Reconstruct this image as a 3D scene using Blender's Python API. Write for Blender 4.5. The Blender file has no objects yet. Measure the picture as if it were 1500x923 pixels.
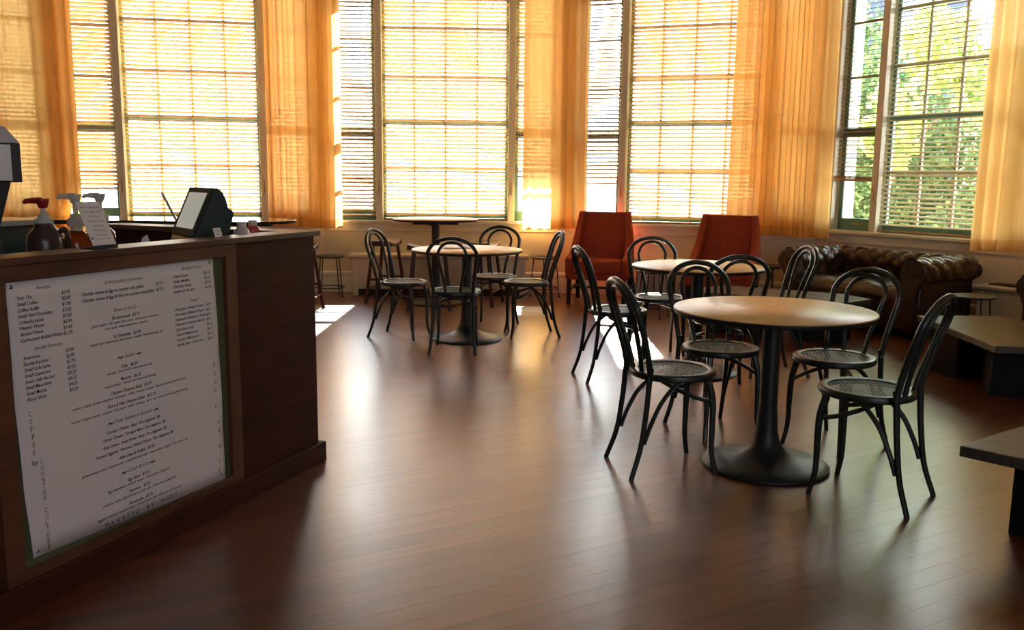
import bpy, math, random
from mathutils import Vector, Matrix
C = bpy.context.scene.collection
PI = math.pi
# ---------------- camera, world, sun, exposure ----------------
f, pitch, roll, H = 1301.86, .1543, .0110, 1.3228
cam_d = bpy.data.cameras.new('camera'); cam = bpy.data.objects.new('camera', cam_d); C.objects.link(cam)
fw = Vector((0, math.cos(pitch), -math.sin(pitch))); up = Vector((0, math.sin(pitch), math.cos(pitch))); rt = Vector((1, 0, 0))
cr, sr = math.cos(roll), math.sin(roll)
R_ = rt*cr + up*sr; U_ = up*cr - rt*sr
cam.matrix_world = Matrix(((R_.x, U_.x, -fw.x, 0), (R_.y, U_.y, -fw.y, 0), (R_.z, U_.z, -fw.z, H), (0, 0, 0, 1)))
cam_d.sensor_width = 36; cam_d.lens = 36*f/1500; cam_d.clip_end = 300; cam_d.clip_start = .05
bpy.context.scene.camera = cam
sc = bpy.context.scene
sc.view_settings.view_transform = 'Standard'; sc.view_settings.look = 'None'
sc.view_settings.exposure = 1.22; sc.view_settings.gamma = 1; sc.view_settings.use_curve_mapping = False
SKY = 8.0; SUN = 42.0; SUN_EL = 38; REAR = 50.0
w = bpy.data.worlds.new('sky'); sc.world = w; w.use_nodes = True
nt = w.node_tree; nt.nodes.clear()
tc = nt.nodes.new('ShaderNodeTexCoord'); sx = nt.nodes.new('ShaderNodeSeparateXYZ'); nt.links.new(tc.outputs['Generated'], sx.inputs[0])
rp = nt.nodes.new('ShaderNodeValToRGB'); nt.links.new(sx.outputs['Z'], rp.inputs[0])
rp.color_ramp.elements[0].position = 0; rp.color_ramp.elements[0].color = (1, .92, .77, 1)
rp.color_ramp.elements[1].position = .8; rp.color_ramp.elements[1].color = (.45, .62, .95, 1)
bg = nt.nodes.new('ShaderNodeBackground'); bg.inputs[1].default_value = SKY; nt.links.new(rp.outputs[0], bg.inputs[0])
wo = nt.nodes.new('ShaderNodeOutputWorld'); nt.links.new(bg.outputs[0], wo.inputs[0])
sd = bpy.data.lights.new('sun', 'SUN'); sd.energy = SUN; sd.angle = .012; sd.color = (1, .93, .82)
sun = bpy.data.objects.new('sun', sd); C.objects.link(sun)
rl = bpy.data.lights.new('rear_fill', 'AREA'); rl.shape = 'RECTANGLE'; rl.size = 6.0; rl.size_y = 2.4; rl.energy = REAR; rl.color = (.92, .92, 1)  # unseen area light added behind the camera to brighten the menu poster
rlo = bpy.data.objects.new('rear_fill', rl); C.objects.link(rlo); rlo.location = (1.5, -4.3, 2.3); rlo.rotation_euler = (math.radians(80), 0, math.radians(10))
sun.rotation_euler = (math.radians(-(90-SUN_EL)), 0, math.radians(-0.6))   # shines from +Y towards the room
sc.cycles.max_bounces = 10; sc.cycles.diffuse_bounces = 6; sc.cycles.glossy_bounces = 4; sc.cycles.transmission_bounces = 8
sc.cycles.transparent_max_bounces = 16; sc.cycles.sample_clamp_indirect = 12; sc.cycles.sample_clamp_direct = 0
sc.cycles.caustics_reflective = False; sc.cycles.caustics_refractive = False
sc.cycles.use_denoising = True

# ---------------- helpers ----------------
def link(o, parent=None):
    C.objects.link(o)
    if parent is not None: o.parent = parent
    return o
class MB:
    def __init__(s): s.v = []; s.f = []
    def add(s, vs, fs):
        n = len(s.v); s.v += [tuple(v) for v in vs]; s.f += [tuple(i+n for i in q) for q in fs]; return s
    def box(s, x0, x1, y0, y1, z0, z1, M=None):
        vs = [Vector((x, y, z)) for z in (z0, z1) for y in (y0, y1) for x in (x0, x1)]
        if M is not None: vs = [M @ v for v in vs]
        return s.add(vs, [(0, 2, 3, 1), (4, 5, 7, 6), (0, 1, 5, 4), (2, 6, 7, 3), (0, 4, 6, 2), (1, 3, 7, 5)])
    def prism(s, poly, z0, z1, M=None):     # poly: (x,y) list counter-clockwise
        n = len(poly); vs = [Vector((x, y, z0)) for x, y in poly]+[Vector((x, y, z1)) for x, y in poly]
        if M is not None: vs = [M @ v for v in vs]
        return s.add(vs, [tuple(range(n-1, -1, -1)), tuple(range(n, 2*n))]+[(i, (i+1) % n, n+(i+1) % n, n+i) for i in range(n)])
    def tube(s, pts, rad, n=8, closed=False, squash=1.0):
        pts = [Vector(p) for p in pts]; m = len(pts)
        rads = rad if isinstance(rad, (list, tuple)) else [rad]*m
        vs = []; nrm = None
        for i, p in enumerate(pts):
            a = pts[(i-1) % m] if (closed or i > 0) else p
            b = pts[(i+1) % m] if (closed or i < m-1) else p
            t = (b-a).normalized()
            if nrm is None:
                nrm = t.cross(Vector((0, 0, 1))) if abs(t.z) < .9 else t.cross(Vector((0, 1, 0)))
            nrm = (nrm - t*nrm.dot(t)).normalized(); bn = t.cross(nrm)
            for k in range(n):
                an = 2*PI*k/n; vs.append(p+nrm*math.cos(an)*rads[i]+bn*math.sin(an)*rads[i]*squash)
        fs = []
        for i in range(m if closed else m-1):
            j = (i+1) % m
            for k in range(n): fs.append((i*n+k, i*n+(k+1) % n, j*n+(k+1) % n, j*n+k))
        if not closed: fs += [tuple(range(n-1, -1, -1)), tuple((m-1)*n+k for k in range(n))]
        return s.add(vs, fs)
    def lathe(s, prof, n=32, cx=0, cy=0, M=None):   # prof (r,z) from bottom to top
        vs = []; fs = []
        for r, z in prof:
            for k in range(n): vs.append(Vector((cx+r*math.cos(2*PI*k/n), cy+r*math.sin(2*PI*k/n), z)))
        if M is not None: vs = [M @ v for v in vs]
        for i in range(len(prof)-1):
            for k in range(n): fs.append((i*n+k, i*n+(k+1) % n, (i+1)*n+(k+1) % n, (i+1)*n+k))
        fs += [tuple(range(n-1, -1, -1)), tuple((len(prof)-1)*n+k for k in range(n))]
        return s.add(vs, fs)
    def grid(s, rows):     # rows of equal length points
        m = len(rows[0]); n0 = len(s.v)
        for r in rows: s.v += [tuple(p) for p in r]
        for i in range(len(rows)-1):
            for j in range(m-1): s.f.append((n0+i*m+j, n0+i*m+j+1, n0+(i+1)*m+j+1, n0+(i+1)*m+j))
        return s
    def mesh(s, name, mat, smooth=True, sharp=40):
        me = bpy.data.meshes.new(name); me.from_pydata(s.v, [], s.f); me.validate()
        if mat: me.materials.append(mat)
        if smooth:
            for p in me.polygons: p.use_smooth = True
            if sharp: me.set_sharp_from_angle(angle=math.radians(sharp))
        me.update(); return me
    def build(s, name, mat, parent=None, smooth=True, bevel=0, sharp=40, kind=None):
        o = bpy.data.objects.new(name, s.mesh(name, mat, smooth, sharp)); link(o, parent)
        if bevel:
            b = o.modifiers.new('bevel', 'BEVEL'); b.width = bevel; b.segments = 2; b.limit_method = 'ANGLE'
        if kind: o['kind'] = kind
        return o
def tag(o, label=None, cat=None, group=None, kind=None):
    if label: o['label'] = label
    if cat: o['category'] = cat
    if group: o['group'] = group
    if kind: o['kind'] = kind
    return o
def thing(name, loc, rz, label, cat, group=None, kind=None):
    o = bpy.data.objects.new(name, None); C.objects.link(o); o.empty_display_size = .1
    o.location = loc; o.rotation_euler = (0, 0, rz)
    return tag(o, label, cat, group, kind)
def copy_tree(o, parent=None):
    c = o.copy(); C.objects.link(c)
    if parent is not None: c.parent = parent
    for ch in list(o.children): copy_tree(ch, c)
    return c
def dup(proto, used, loc, rz, label, group=None, cat=None):
    o = proto if not used else copy_tree(proto)
    o.location = loc; o.rotation_euler = (0, 0, rz); o['label'] = label
    if group: o['group'] = group
    return o
def arc(cx, cy, r, a0, a1, n): return [(cx+r*math.cos(a0+(a1-a0)*i/n), cy+r*math.sin(a0+(a1-a0)*i/n)) for i in range(n+1)]
def smooth_path(pts, k=6):      # Catmull-Rom through points
    P = [Vector(p) for p in pts]; P = [P[0]*2-P[1]]+P+[P[-1]*2-P[-2]]; out = []
    for i in range(1, len(P)-2):
        for j in range(k):
            t = j/k; a, b, c, d = P[i-1], P[i], P[i+1], P[i+2]
            out.append(.5*((2*b)+(-a+c)*t+(2*a-5*b+4*c-d)*t*t+(-a+3*b-3*c+d)*t**3))
    out.append(P[-2]); return out

# ---------------- materials ----------------
def mat(name, col, rough=.5, metal=0, spec=.5, noise=None, bump=None, coat=0, trans=0):
    m = bpy.data.materials.new(name); m.use_nodes = True; nt = m.node_tree; b = nt.nodes['Principled BSDF']
    b.inputs['Base Color'].default_value = (*col, 1); b.inputs['Roughness'].default_value = rough
    b.inputs['Metallic'].default_value = metal; b.inputs['Specular IOR Level'].default_value = spec
    b.inputs['Coat Weight'].default_value = coat; b.inputs['Transmission Weight'].default_value = trans
    if noise or bump:
        tcn = nt.nodes.new('ShaderNodeTexCoord'); mp = nt.nodes.new('ShaderNodeMapping'); nt.links.new(tcn.outputs['Object'], mp.inputs[0])
    if noise:      # (scale xyz, amount 0..1)
        mp.inputs['Scale'].default_value = noise[0]
        nz = nt.nodes.new('ShaderNodeTexNoise'); nz.inputs['Scale'].default_value = 1; nz.inputs['Detail'].default_value = 5; nt.links.new(mp.outputs[0], nz.inputs['Vector'])
        mx = nt.nodes.new('ShaderNodeMix'); mx.data_type = 'RGBA'; a = noise[1]
        mx.inputs[6].default_value = (*[c*(1-a) for c in col], 1); mx.inputs[7].default_value = (*[min(1, c*(1+a)) for c in col], 1)
        cl = nt.nodes.new('ShaderNodeMapRange'); cl.inputs[1].default_value = .3; cl.inputs[2].default_value = .7; nt.links.new(nz.outputs[0], cl.inputs[0])
        nt.links.new(cl.outputs[0], mx.inputs[0]); nt.links.new(mx.outputs[2], b.inputs['Base Color'])
    if bump:       # (scale, strength)
        n2 = nt.nodes.new('ShaderNodeTexNoise'); n2.inputs['Scale'].default_value = bump[0]; nt.links.new(tcn.outputs['Object'], n2.inputs['Vector'])
        bp = nt.nodes.new('ShaderNodeBump'); bp.inputs['Strength'].default_value = bump[1]; bp.inputs['Distance'].default_value = .01
        nt.links.new(n2.outputs[0], bp.inputs['Height']); nt.links.new(bp.outputs[0], b.inputs['Normal'])
    return m
def sheer(name, col, thru, transp):
    m = bpy.data.materials.new(name); m.use_nodes = True; nt = m.node_tree; nt.nodes.clear()
    out = nt.nodes.new('ShaderNodeOutputMaterial'); d = nt.nodes.new('ShaderNodeBsdfDiffuse'); t = nt.nodes.new('ShaderNodeBsdfTranslucent'); tr = nt.nodes.new('ShaderNodeBsdfTransparent')
    d.inputs[0].default_value = (*col, 1); t.inputs[0].default_value = (*col, 1); tr.inputs[0].default_value = (1, .9, .68, 1)
    a = nt.nodes.new('ShaderNodeMixShader'); a.inputs[0].default_value = thru; nt.links.new(d.outputs[0], a.inputs[1]); nt.links.new(t.outputs[0], a.inputs[2])
    b = nt.nodes.new('ShaderNodeMixShader'); b.inputs[0].default_value = transp; nt.links.new(a.outputs[0], b.inputs[1]); nt.links.new(tr.outputs[0], b.inputs[2])
    nt.links.new(b.outputs[0], out.inputs[0]); return m
def glass_mat(name, tint, refl=.1):
    m = bpy.data.materials.new(name); m.use_nodes = True; nt = m.node_tree; nt.nodes.clear()
    out = nt.nodes.new('ShaderNodeOutputMaterial'); tr = nt.nodes.new('ShaderNodeBsdfTransparent'); g = nt.nodes.new('ShaderNodeBsdfGlossy')
    tr.inputs[0].default_value = (*tint, 1); g.inputs['Roughness'].default_value = .03
    fr = nt.nodes.new('ShaderNodeFresnel'); fr.inputs[0].default_value = 1.45
    a = nt.nodes.new('ShaderNodeMixShader'); nt.links.new(fr.outputs[0], a.inputs[0]); nt.links.new(tr.outputs[0], a.inputs[1]); nt.links.new(g.outputs[0], a.inputs[2])
    nt.links.new(a.outputs[0], out.inputs[0]); return m
def floor_mat(name):
    m = bpy.data.materials.new(name); m.use_nodes = True; nt = m.node_tree; b = nt.nodes['Principled BSDF']; L = nt.links
    g = nt.nodes.new('ShaderNodeNewGeometry'); mp = nt.nodes.new('ShaderNodeMapping'); mp.vector_type = 'POINT'
    mp.inputs['Rotation'].default_value = (0, 0, -math.radians(30)); L.new(g.outputs['Position'], mp.inputs[0])
    m2 = nt.nodes.new('ShaderNodeMapping'); m2.inputs['Scale'].default_value = (1.2, 26, 1); L.new(mp.outputs[0], m2.inputs[0])
    at = nt.nodes.new('ShaderNodeAttribute'); at.attribute_name = 'tone'
    cb = nt.nodes.new('ShaderNodeCombineXYZ'); ml = nt.nodes.new('ShaderNodeMath'); ml.operation = 'MULTIPLY'; ml.inputs[1].default_value = 37; L.new(at.outputs['Fac'], ml.inputs[0]); L.new(ml.outputs[0], cb.inputs[2])
    ad = nt.nodes.new('ShaderNodeVectorMath'); ad.operation = 'ADD'; L.new(m2.outputs[0], ad.inputs[0]); L.new(cb.outputs[0], ad.inputs[1])
    nz = nt.nodes.new('ShaderNodeTexNoise'); nz.inputs['Scale'].default_value = 1; nz.inputs['Detail'].default_value = 6; L.new(ad.outputs[0], nz.inputs['Vector'])
    r1 = nt.nodes.new('ShaderNodeValToRGB'); L.new(nz.outputs[0], r1.inputs[0])
    r1.color_ramp.elements[0].position = .3; r1.color_ramp.elements[0].color = (.074, .0165, .006, 1)
    r1.color_ramp.elements[1].position = .75; r1.color_ramp.elements[1].color = (.160, .040, .013, 1)
    r2 = nt.nodes.new('ShaderNodeMapRange'); r2.inputs[3].default_value = .78; r2.inputs[4].default_value = 1.25; L.new(at.outputs['Fac'], r2.inputs[0])
    hs = nt.nodes.new('ShaderNodeVectorMath'); hs.operation = 'SCALE'; L.new(r1.outputs[0], hs.inputs[0]); L.new(r2.outputs[0], hs.inputs['Scale'])
    L.new(hs.outputs[0], b.inputs['Base Color'])
    n3 = nt.nodes.new('ShaderNodeTexNoise'); n3.inputs['Scale'].default_value = 1.3; n3.inputs['Detail'].default_value = 3; L.new(g.outputs['Position'], n3.inputs['Vector'])
    r3 = nt.nodes.new('ShaderNodeMapRange'); r3.interpolation_type = 'SMOOTHSTEP'; r3.inputs[1].default_value = .1; r3.inputs[2].default_value = .9; r3.inputs[3].default_value = FLOOR_R[0]; r3.inputs[4].default_value = FLOOR_R[1]; L.new(n3.outputs[0], r3.inputs[0])
    L.new(r3.outputs[0], b.inputs['Roughness']); b.inputs['Specular IOR Level'].default_value = FLOOR_SPEC; b.inputs['Coat Weight'].default_value = .55; b.inputs['Coat Roughness'].default_value = .29
    bp = nt.nodes.new('ShaderNodeBump'); bp.inputs['Strength'].default_value = .12; bp.inputs['Distance'].default_value = .004; L.new(nz.outputs[0], bp.inputs['Height']); L.new(bp.outputs[0], b.inputs['Normal'])
    return m
FLOOR_R = (.29, .38); FLOOR_SPEC = 1.0
M = {}
M['floor'] = floor_mat('floor_wood')
M['wall'] = mat('cream_paint', (.80, .71, .53), .6, bump=(60, .03))
M['trim'] = mat('cream_gloss_trim', (.88, .83, .68), .35)
M['ceiling'] = mat('ceiling_paint', (.86, .82, .72), .8)
M['rear'] = mat('rear_panelling', (.20, .18, .17), .6, noise=((1, 1, 8), .2))
M['green'] = mat('green_sash_paint', (.14, .30, .25), .4)
M['muntin'] = mat('muntin_paint', (.42, .37, .25), .5)
M['brass'] = mat('brass', (.6, .42, .15), .3, metal=1)
M['slat'] = mat('honey_slat', (.50, .31, .13), .35)
_n = M['slat'].node_tree; _t = _n.nodes.new('ShaderNodeBsdfTranslucent'); _t.inputs[0].default_value = (.7, .42, .16, 1); _m = _n.nodes.new('ShaderNodeMixShader'); _m.inputs[0].default_value = .08
_n.links.new(_n.nodes['Principled BSDF'].outputs[0], _m.inputs[1]); _n.links.new(_t.outputs[0], _m.inputs[2]); _n.links.new(_m.outputs[0], _n.nodes['Material Output'].inputs[0])
M['paleslat'] = mat('glare_pale_slat', (.85, .74, .52), .3)  # sky glare on the slat tops painted in as a paler colour
M['cord'] = mat('blind_cord', (.75, .68, .5), .8)
M['curtain'] = sheer('orange_curtain', (.97, .62, .23), .53, .015)
M['hem'] = sheer('orange_curtain_hem', (.90, .50, .16), .42, .01)
M['glass'] = glass_mat('window_glass', (.95, .98, .97))
M['chair'] = mat('dark_green_black_lacquer', (.018, .026, .022), .33, noise=((30, 30, 30), .25))
M['cane'] = mat('dark_cane', (.17, .185, .13), .5)
M['maple'] = mat('maple_laminate', (.86, .57, .23), .34, noise=((3, 40, 3), .07))
M['edge'] = mat('black_table_edge', (.02, .02, .02), .35)
M['iron'] = mat('black_cast_iron', (.016, .022, .022), .42, bump=(300, .05))
M['metal'] = mat('dark_green_metal', (.02, .032, .028), .35, metal=.4)
M['stoolwood'] = mat('dark_red_stool_wood', (.045, .014, .008), .35, noise=((4, 4, 30), .3))
M['saddle'] = mat('dark_saddle_seat_wood', (.055, .025, .015), .3, noise=((20, 4, 4), .3))
M['walnut'] = mat('reddish_walnut_panel', (.060, .017, .011), .5, spec=.15, noise=((4, 4, 25), .22))
M['frame'] = mat('walnut_frame', (.125, .048, .022), .45, noise=((3, 3, 14), .35))
M['ledge'] = mat('walnut_ledge', (.098, .042, .026), .38, noise=((3, 14, 14), .3))
M['olive'] = mat('olive_backing_board', (.10, .115, .06), .7)
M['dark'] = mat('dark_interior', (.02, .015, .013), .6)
M['paper'] = mat('poster_paper', (.85, .81, .86), .6)
M['ink'] = mat('printed_black_ink', (.012, .012, .014), .6)
M['greyink'] = mat('printed_grey_ink', (.10, .10, .11), .6)
M['pin'] = mat('steel_pin', (.35, .35, .36), .3, metal=1)
M['red'] = mat('rust_red_upholstery', (.36, .055, .022), .85, noise=((90, 90, 90), .15), bump=(500, .15))
M['darkleg'] = mat('dark_leg_wood', (.012, .009, .008), .35)
M['hood'] = mat('grey_hood_metal', (.62, .62, .66), .45)
M['leather'] = mat('dark_brown_leather', (.042, .024, .016), .28, noise=((12, 12, 12), .35), bump=(180, .12))
M['slab'] = mat('weathered_slab_wood', (.065, .058, .045), .45, noise=((5, 40, 5), .35))
M['block'] = mat('black_table_block', (.010, .009, .009), .6, spec=.15)
M['blackgloss'] = mat('black_gloss_top', (.012, .014, .012), .08)
M['plastic'] = mat('pos_dark_plastic', (.022, .045, .045), .32)
M['screen'] = mat('grey_screen', (.24, .28, .275), .2)
_s = M['screen'].node_tree.nodes['Principled BSDF']; _s.inputs['Emission Color'].default_value = (.50, .60, .58, 1); _s.inputs['Emission Strength'].default_value = .18
M['bezel'] = mat('pos_grey_bezel', (.03, .045, .045), .6, spec=.2)
M['white'] = sheer('white_plastic', (.82, .80, .76), .35, 0)
M['redplastic'] = mat('dark_red_plastic', (.35, .02, .02), .3)
M['amber'] = sheer('amber_syrup', (.80, .20, .02), .7, .06)
M['clear'] = glass_mat('clear_bottle', (.93, .92, .9))
M['jug'] = mat('dark_jug_plastic', (.06, .035, .03), .25)
M['pink'] = mat('pink_juice', (.55, .08, .10), .2)
M['milk'] = mat('pale_juice', (.66, .60, .56), .25)
M['steel'] = mat('brushed_steel', (.5, .5, .52), .25, metal=1)
M['bark'] = mat('bark', (.10, .07, .05), .9)
M['ground'] = mat('pale_terrace', (.17, .165, .14), .9)
M['lawn'] = mat('lawn', (.16, .24, .07), .9)
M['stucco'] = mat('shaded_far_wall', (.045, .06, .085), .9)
M['column'] = mat('white_column', (.85, .85, .83), .7)
M['bluewin'] = mat('far_window_glass', (.12, .2, .34), .15)
def leaf_mat(name, c1, c2):
    m = bpy.data.materials.new(name); m.use_nodes = True; nt = m.node_tree; nt.nodes.clear(); L = nt.links
    at = nt.nodes.new('ShaderNodeAttribute'); at.attribute_name = 'tone'
    mx = nt.nodes.new('ShaderNodeMix'); mx.data_type = 'RGBA'; mx.inputs[6].default_value = (*c1, 1); mx.inputs[7].default_value = (*c2, 1); L.new(at.outputs['Fac'], mx.inputs[0])
    d = nt.nodes.new('ShaderNodeBsdfDiffuse'); t = nt.nodes.new('ShaderNodeBsdfTranslucent'); L.new(mx.outputs[2], d.inputs[0]); L.new(mx.outputs[2], t.inputs[0])
    a = nt.nodes.new('ShaderNodeMixShader'); a.inputs[0].default_value = .45; L.new(d.outputs[0], a.inputs[1]); L.new(t.outputs[0], a.inputs[2])
    o = nt.nodes.new('ShaderNodeOutputMaterial'); L.new(a.outputs[0], o.inputs[0]); return m
M['leaf'] = leaf_mat('green_leaves', (.025, .075, .035), (.22, .28, .10))
M['vine'] = leaf_mat('yellow_green_leaves', (.20, .34, .08), (.62, .60, .22))

# ---------------- bow wall geometry ----------------
FW = 2.754
def dv(a): return Vector((math.cos(a), -math.sin(a), 0))
aZ, aA, aB, aC, aD, aE = -.55, -.1846, -.0405, .319, 1.0258, 1.35
bmid = Vector((-.7695, 10.1596, 0))
pAB = bmid-dv(aB)*FW/2; pBC = bmid+dv(aB)*FW/2; pZA = pAB-dv(aA)*FW; pZZ = pZA-dv(aZ)*FW
pCD = pBC+dv(aC)*FW; pDE = pCD+dv(aD)*FW; pEE = pDE+dv(aE)*FW
FAC = {'Z': (pZZ, pZA, aZ), 'A': (pZA, pAB, aA), 'B': (pAB, pBC, aB), 'C': (pBC, pCD, aC), 'D': (pCD, pDE, aD), 'E': (pDE, pEE, aE)}
def inw(a): return Vector((-math.sin(a), -math.cos(a), 0))
def FL(k, t, y, z=0):     # facet local -> world (y outward)
    A, B, a = FAC[k]; return (A+B)/2+dv(a)*t-inw(a)*y+Vector((0, 0, z))
ZT = 3.40; ZC = 4.1; ROOM = [(pEE.x, -4.5), (pEE.x, pEE.y), (pDE.x, pDE.y), (pCD.x, pCD.y), (pBC.x, pBC.y), (pAB.x, pAB.y), (pZA.x, pZA.y), (pZZ.x, pZZ.y), (pZZ.x, -4.5)]
# floor slab
tag(MB().prism([(x*1.01, y*1.01) for x, y in ROOM], -.12, -.0235).build('floor', M['floor'], None, False), 'glossy dark reddish brown strip wood floor of the cafe', 'floor', kind='structure')
floor = bpy.data.objects['floor']
def set_tone(me, vals):
    at = me.attributes.new('tone', 'FLOAT', 'POINT')
    at.data.foreach_set('value', vals)
set_tone(floor.data, [.4]*len(floor.data.vertices))
# planks
rnd = random.Random(3)
pd = Vector((math.cos(PI/6), math.sin(PI/6), 0)); pq = Vector((-pd.y, pd.x, 0))
def clip_line(off):
    lo, hi = -50, 50
    n = len(ROOM)
    for i in range(n):
        a = Vector((*ROOM[i], 0)); b = Vector((*ROOM[(i+1) % n], 0)); e = b-a; nn = Vector((-e.y, e.x, 0)).normalized()  # inside to the left
        o = pq*off; d0 = (o-a).dot(nn); dd = pd.dot(nn)
        if abs(dd) < 1e-9:
            if d0 < 0: return None
            continue
        t = -d0/dd
        if dd > 0: lo = max(lo, t)
        else: hi = min(hi, t)
    return (lo, hi) if hi > lo+.1 else None
PW = .086; planks = []
off = -9.0
while off < 16:
    c = clip_line(off)
    if c:
        t = c[0]; t1 = t+rnd.uniform(.3, 1.5)
        while t < c[1]-.02:
            t1 = min(t1, c[1])
            mid = pd*(t+t1)/2+pq*off
            planks.append((mid, t, t1, off)); t = t1; t1 = t+rnd.uniform(.8, 1.9)
    off += PW
def vis(m):
    z = m.y*math.cos(pitch)+H*math.sin(pitch)
    if m.y < 1.2: return 0
    px = 750+f*m.x/z
    return 1/(m.length) if -120 < px < 1620 and m.y > 1.6 else 0
planks.sort(key=lambda p: -vis(p[0]))
def plank_geo(mb, t0, t1, off, e=.0001):
    a = t0+e; b = t1-e; o0 = off-PW/2+e; o1 = off+PW/2-e; k = .0003
    P = lambda t, o, z: pd*t+pq*o+Vector((0, 0, z))
    vs = [P(a, o0, -.02), P(b, o0, -.02), P(b, o1, -.02), P(a, o1, -.02), P(a, o0, -k), P(b, o0, -k), P(b, o1, -k), P(a, o1, -k), P(a+k, o0+k, 0), P(b-k, o0+k, 0), P(b-k, o1-k, 0), P(a+k, o1-k, 0)]
    mb.add(vs, [(0, 1, 5, 4), (1, 2, 6, 5), (2, 3, 7, 6), (3, 0, 4, 7), (4, 5, 9, 8), (5, 6, 10, 9), (6, 7, 11, 10), (7, 4, 8, 11), (8, 9, 10, 11)])
rest = MB(); tones = []
for i, (m_, t0, t1, o_) in enumerate(planks):
    tone = rnd.random()
    if i < 300:
        mb = MB(); plank_geo(mb, t0, t1, o_); ob = mb.build('plank', M['floor'], floor, False); set_tone(ob.data, [tone]*12)
    else:
        plank_geo(rest, t0, t1, o_); tones += [tone]*12
ob = rest.build('far_planks', M['floor'], floor, False, kind='stuff'); set_tone(ob.data, tones)

# walls
def facet_wall(k, name, windows=True):
    A, B, a = FAC[k]; mb = MB(); h = FW/2; e = .12
    if windows:
        mb.box(-h-e, h+e, 0, .3, -.1, .775); mb.box(-h-e, h+e, 0, .3, ZT, ZC)
        mb.box(-h-e, -1.265, 0, .3, .775, ZT); mb.box(1.265, h+e, 0, .3, .775, ZT)
    else: mb.box(-h-e, h+e, 0, .3, -.1, ZC)
    o = mb.build(name, M['wall'], None, False); o.location = (A+B)/2; o.rotation_euler = (0, 0, -a)
    return tag(o, {'Z': 'cream wall segment far left behind the drinks machine', 'A': 'cream bay wall segment behind the service counter', 'B': 'cream bay wall segment behind the high bar table and long white bench', 'C': 'cream bay wall segment behind the two red armchairs', 'D': 'cream bay wall segment behind the leather sofa', 'E': 'cream wall segment beyond the last curtain on the right'}[k], 'wall', kind='structure')
for k, nm in (('Z', 'wall_far_left'), ('A', 'wall_left'), ('B', 'wall_back'), ('C', 'wall_right'), ('D', 'wall_far_right'), ('E', 'wall_side_right')): facet_wall(k, nm, k != 'E')
def slabwall(name, x0, x1, y0, y1, z0, z1, m, label, cat='wall'): return tag(MB().box(x0, x1, y0, y1, z0, z1).build(name, m, None, False), label, cat, kind='structure')
slabwall('wall_left_side', pZZ.x-.3, pZZ.x, -4.6, pZZ.y+.1, -.1, ZC, M['wall'], 'cream side wall at the left end of the room')
slabwall('wall_right_side', pEE.x, pEE.x+.3, -4.6, pEE.y+.1, -.1, ZC, M['wall'], 'cream side wall at the right end of the room')
slabwall('wall_front', pZZ.x-.3, pEE.x+.3, -4.8, -4.5, -.1, ZC, M['rear'], 'panelled wall behind the viewer')
tag(MB().prism([(x*1.03, y*1.03) for x, y in ROOM], ZC, ZC+.2).build('ceiling', M['ceiling'], None, False), 'plain ceiling above the bay windows', 'ceiling', kind='structure')
# baseboards
for k, nm in (('A', 'baseboard_left'), ('B', 'baseboard_back'), ('C', 'baseboard_right'), ('D', 'baseboard_far_right')):
    A, B, a = FAC[k]; mb = MB(); h = FW/2
    mb.prism([(0, 0), (-.022, 0), (-.022, .17), (-.014, .185), (-.026, .195), (-.022, .225), (-.008, .24), (0, .24)][::-1], -h, h, Matrix(((0, 0, 1, 0), (1, 0, 0, 0), (0, 1, 0, 0), (0, 0, 0, 1))))
    o = mb.build(nm, M['trim'], None, True, sharp=30); o.location = (A+B)/2; o.rotation_euler = (0, 0, -a)
    tag(o, {'A': 'cream moulded baseboard behind the counter', 'B': 'tall cream moulded baseboard by the small green metal stool', 'C': 'cream moulded baseboard behind the red armchairs', 'D': 'cream moulded baseboard behind the leather sofa'}[k], 'baseboard', kind='structure')

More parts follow.
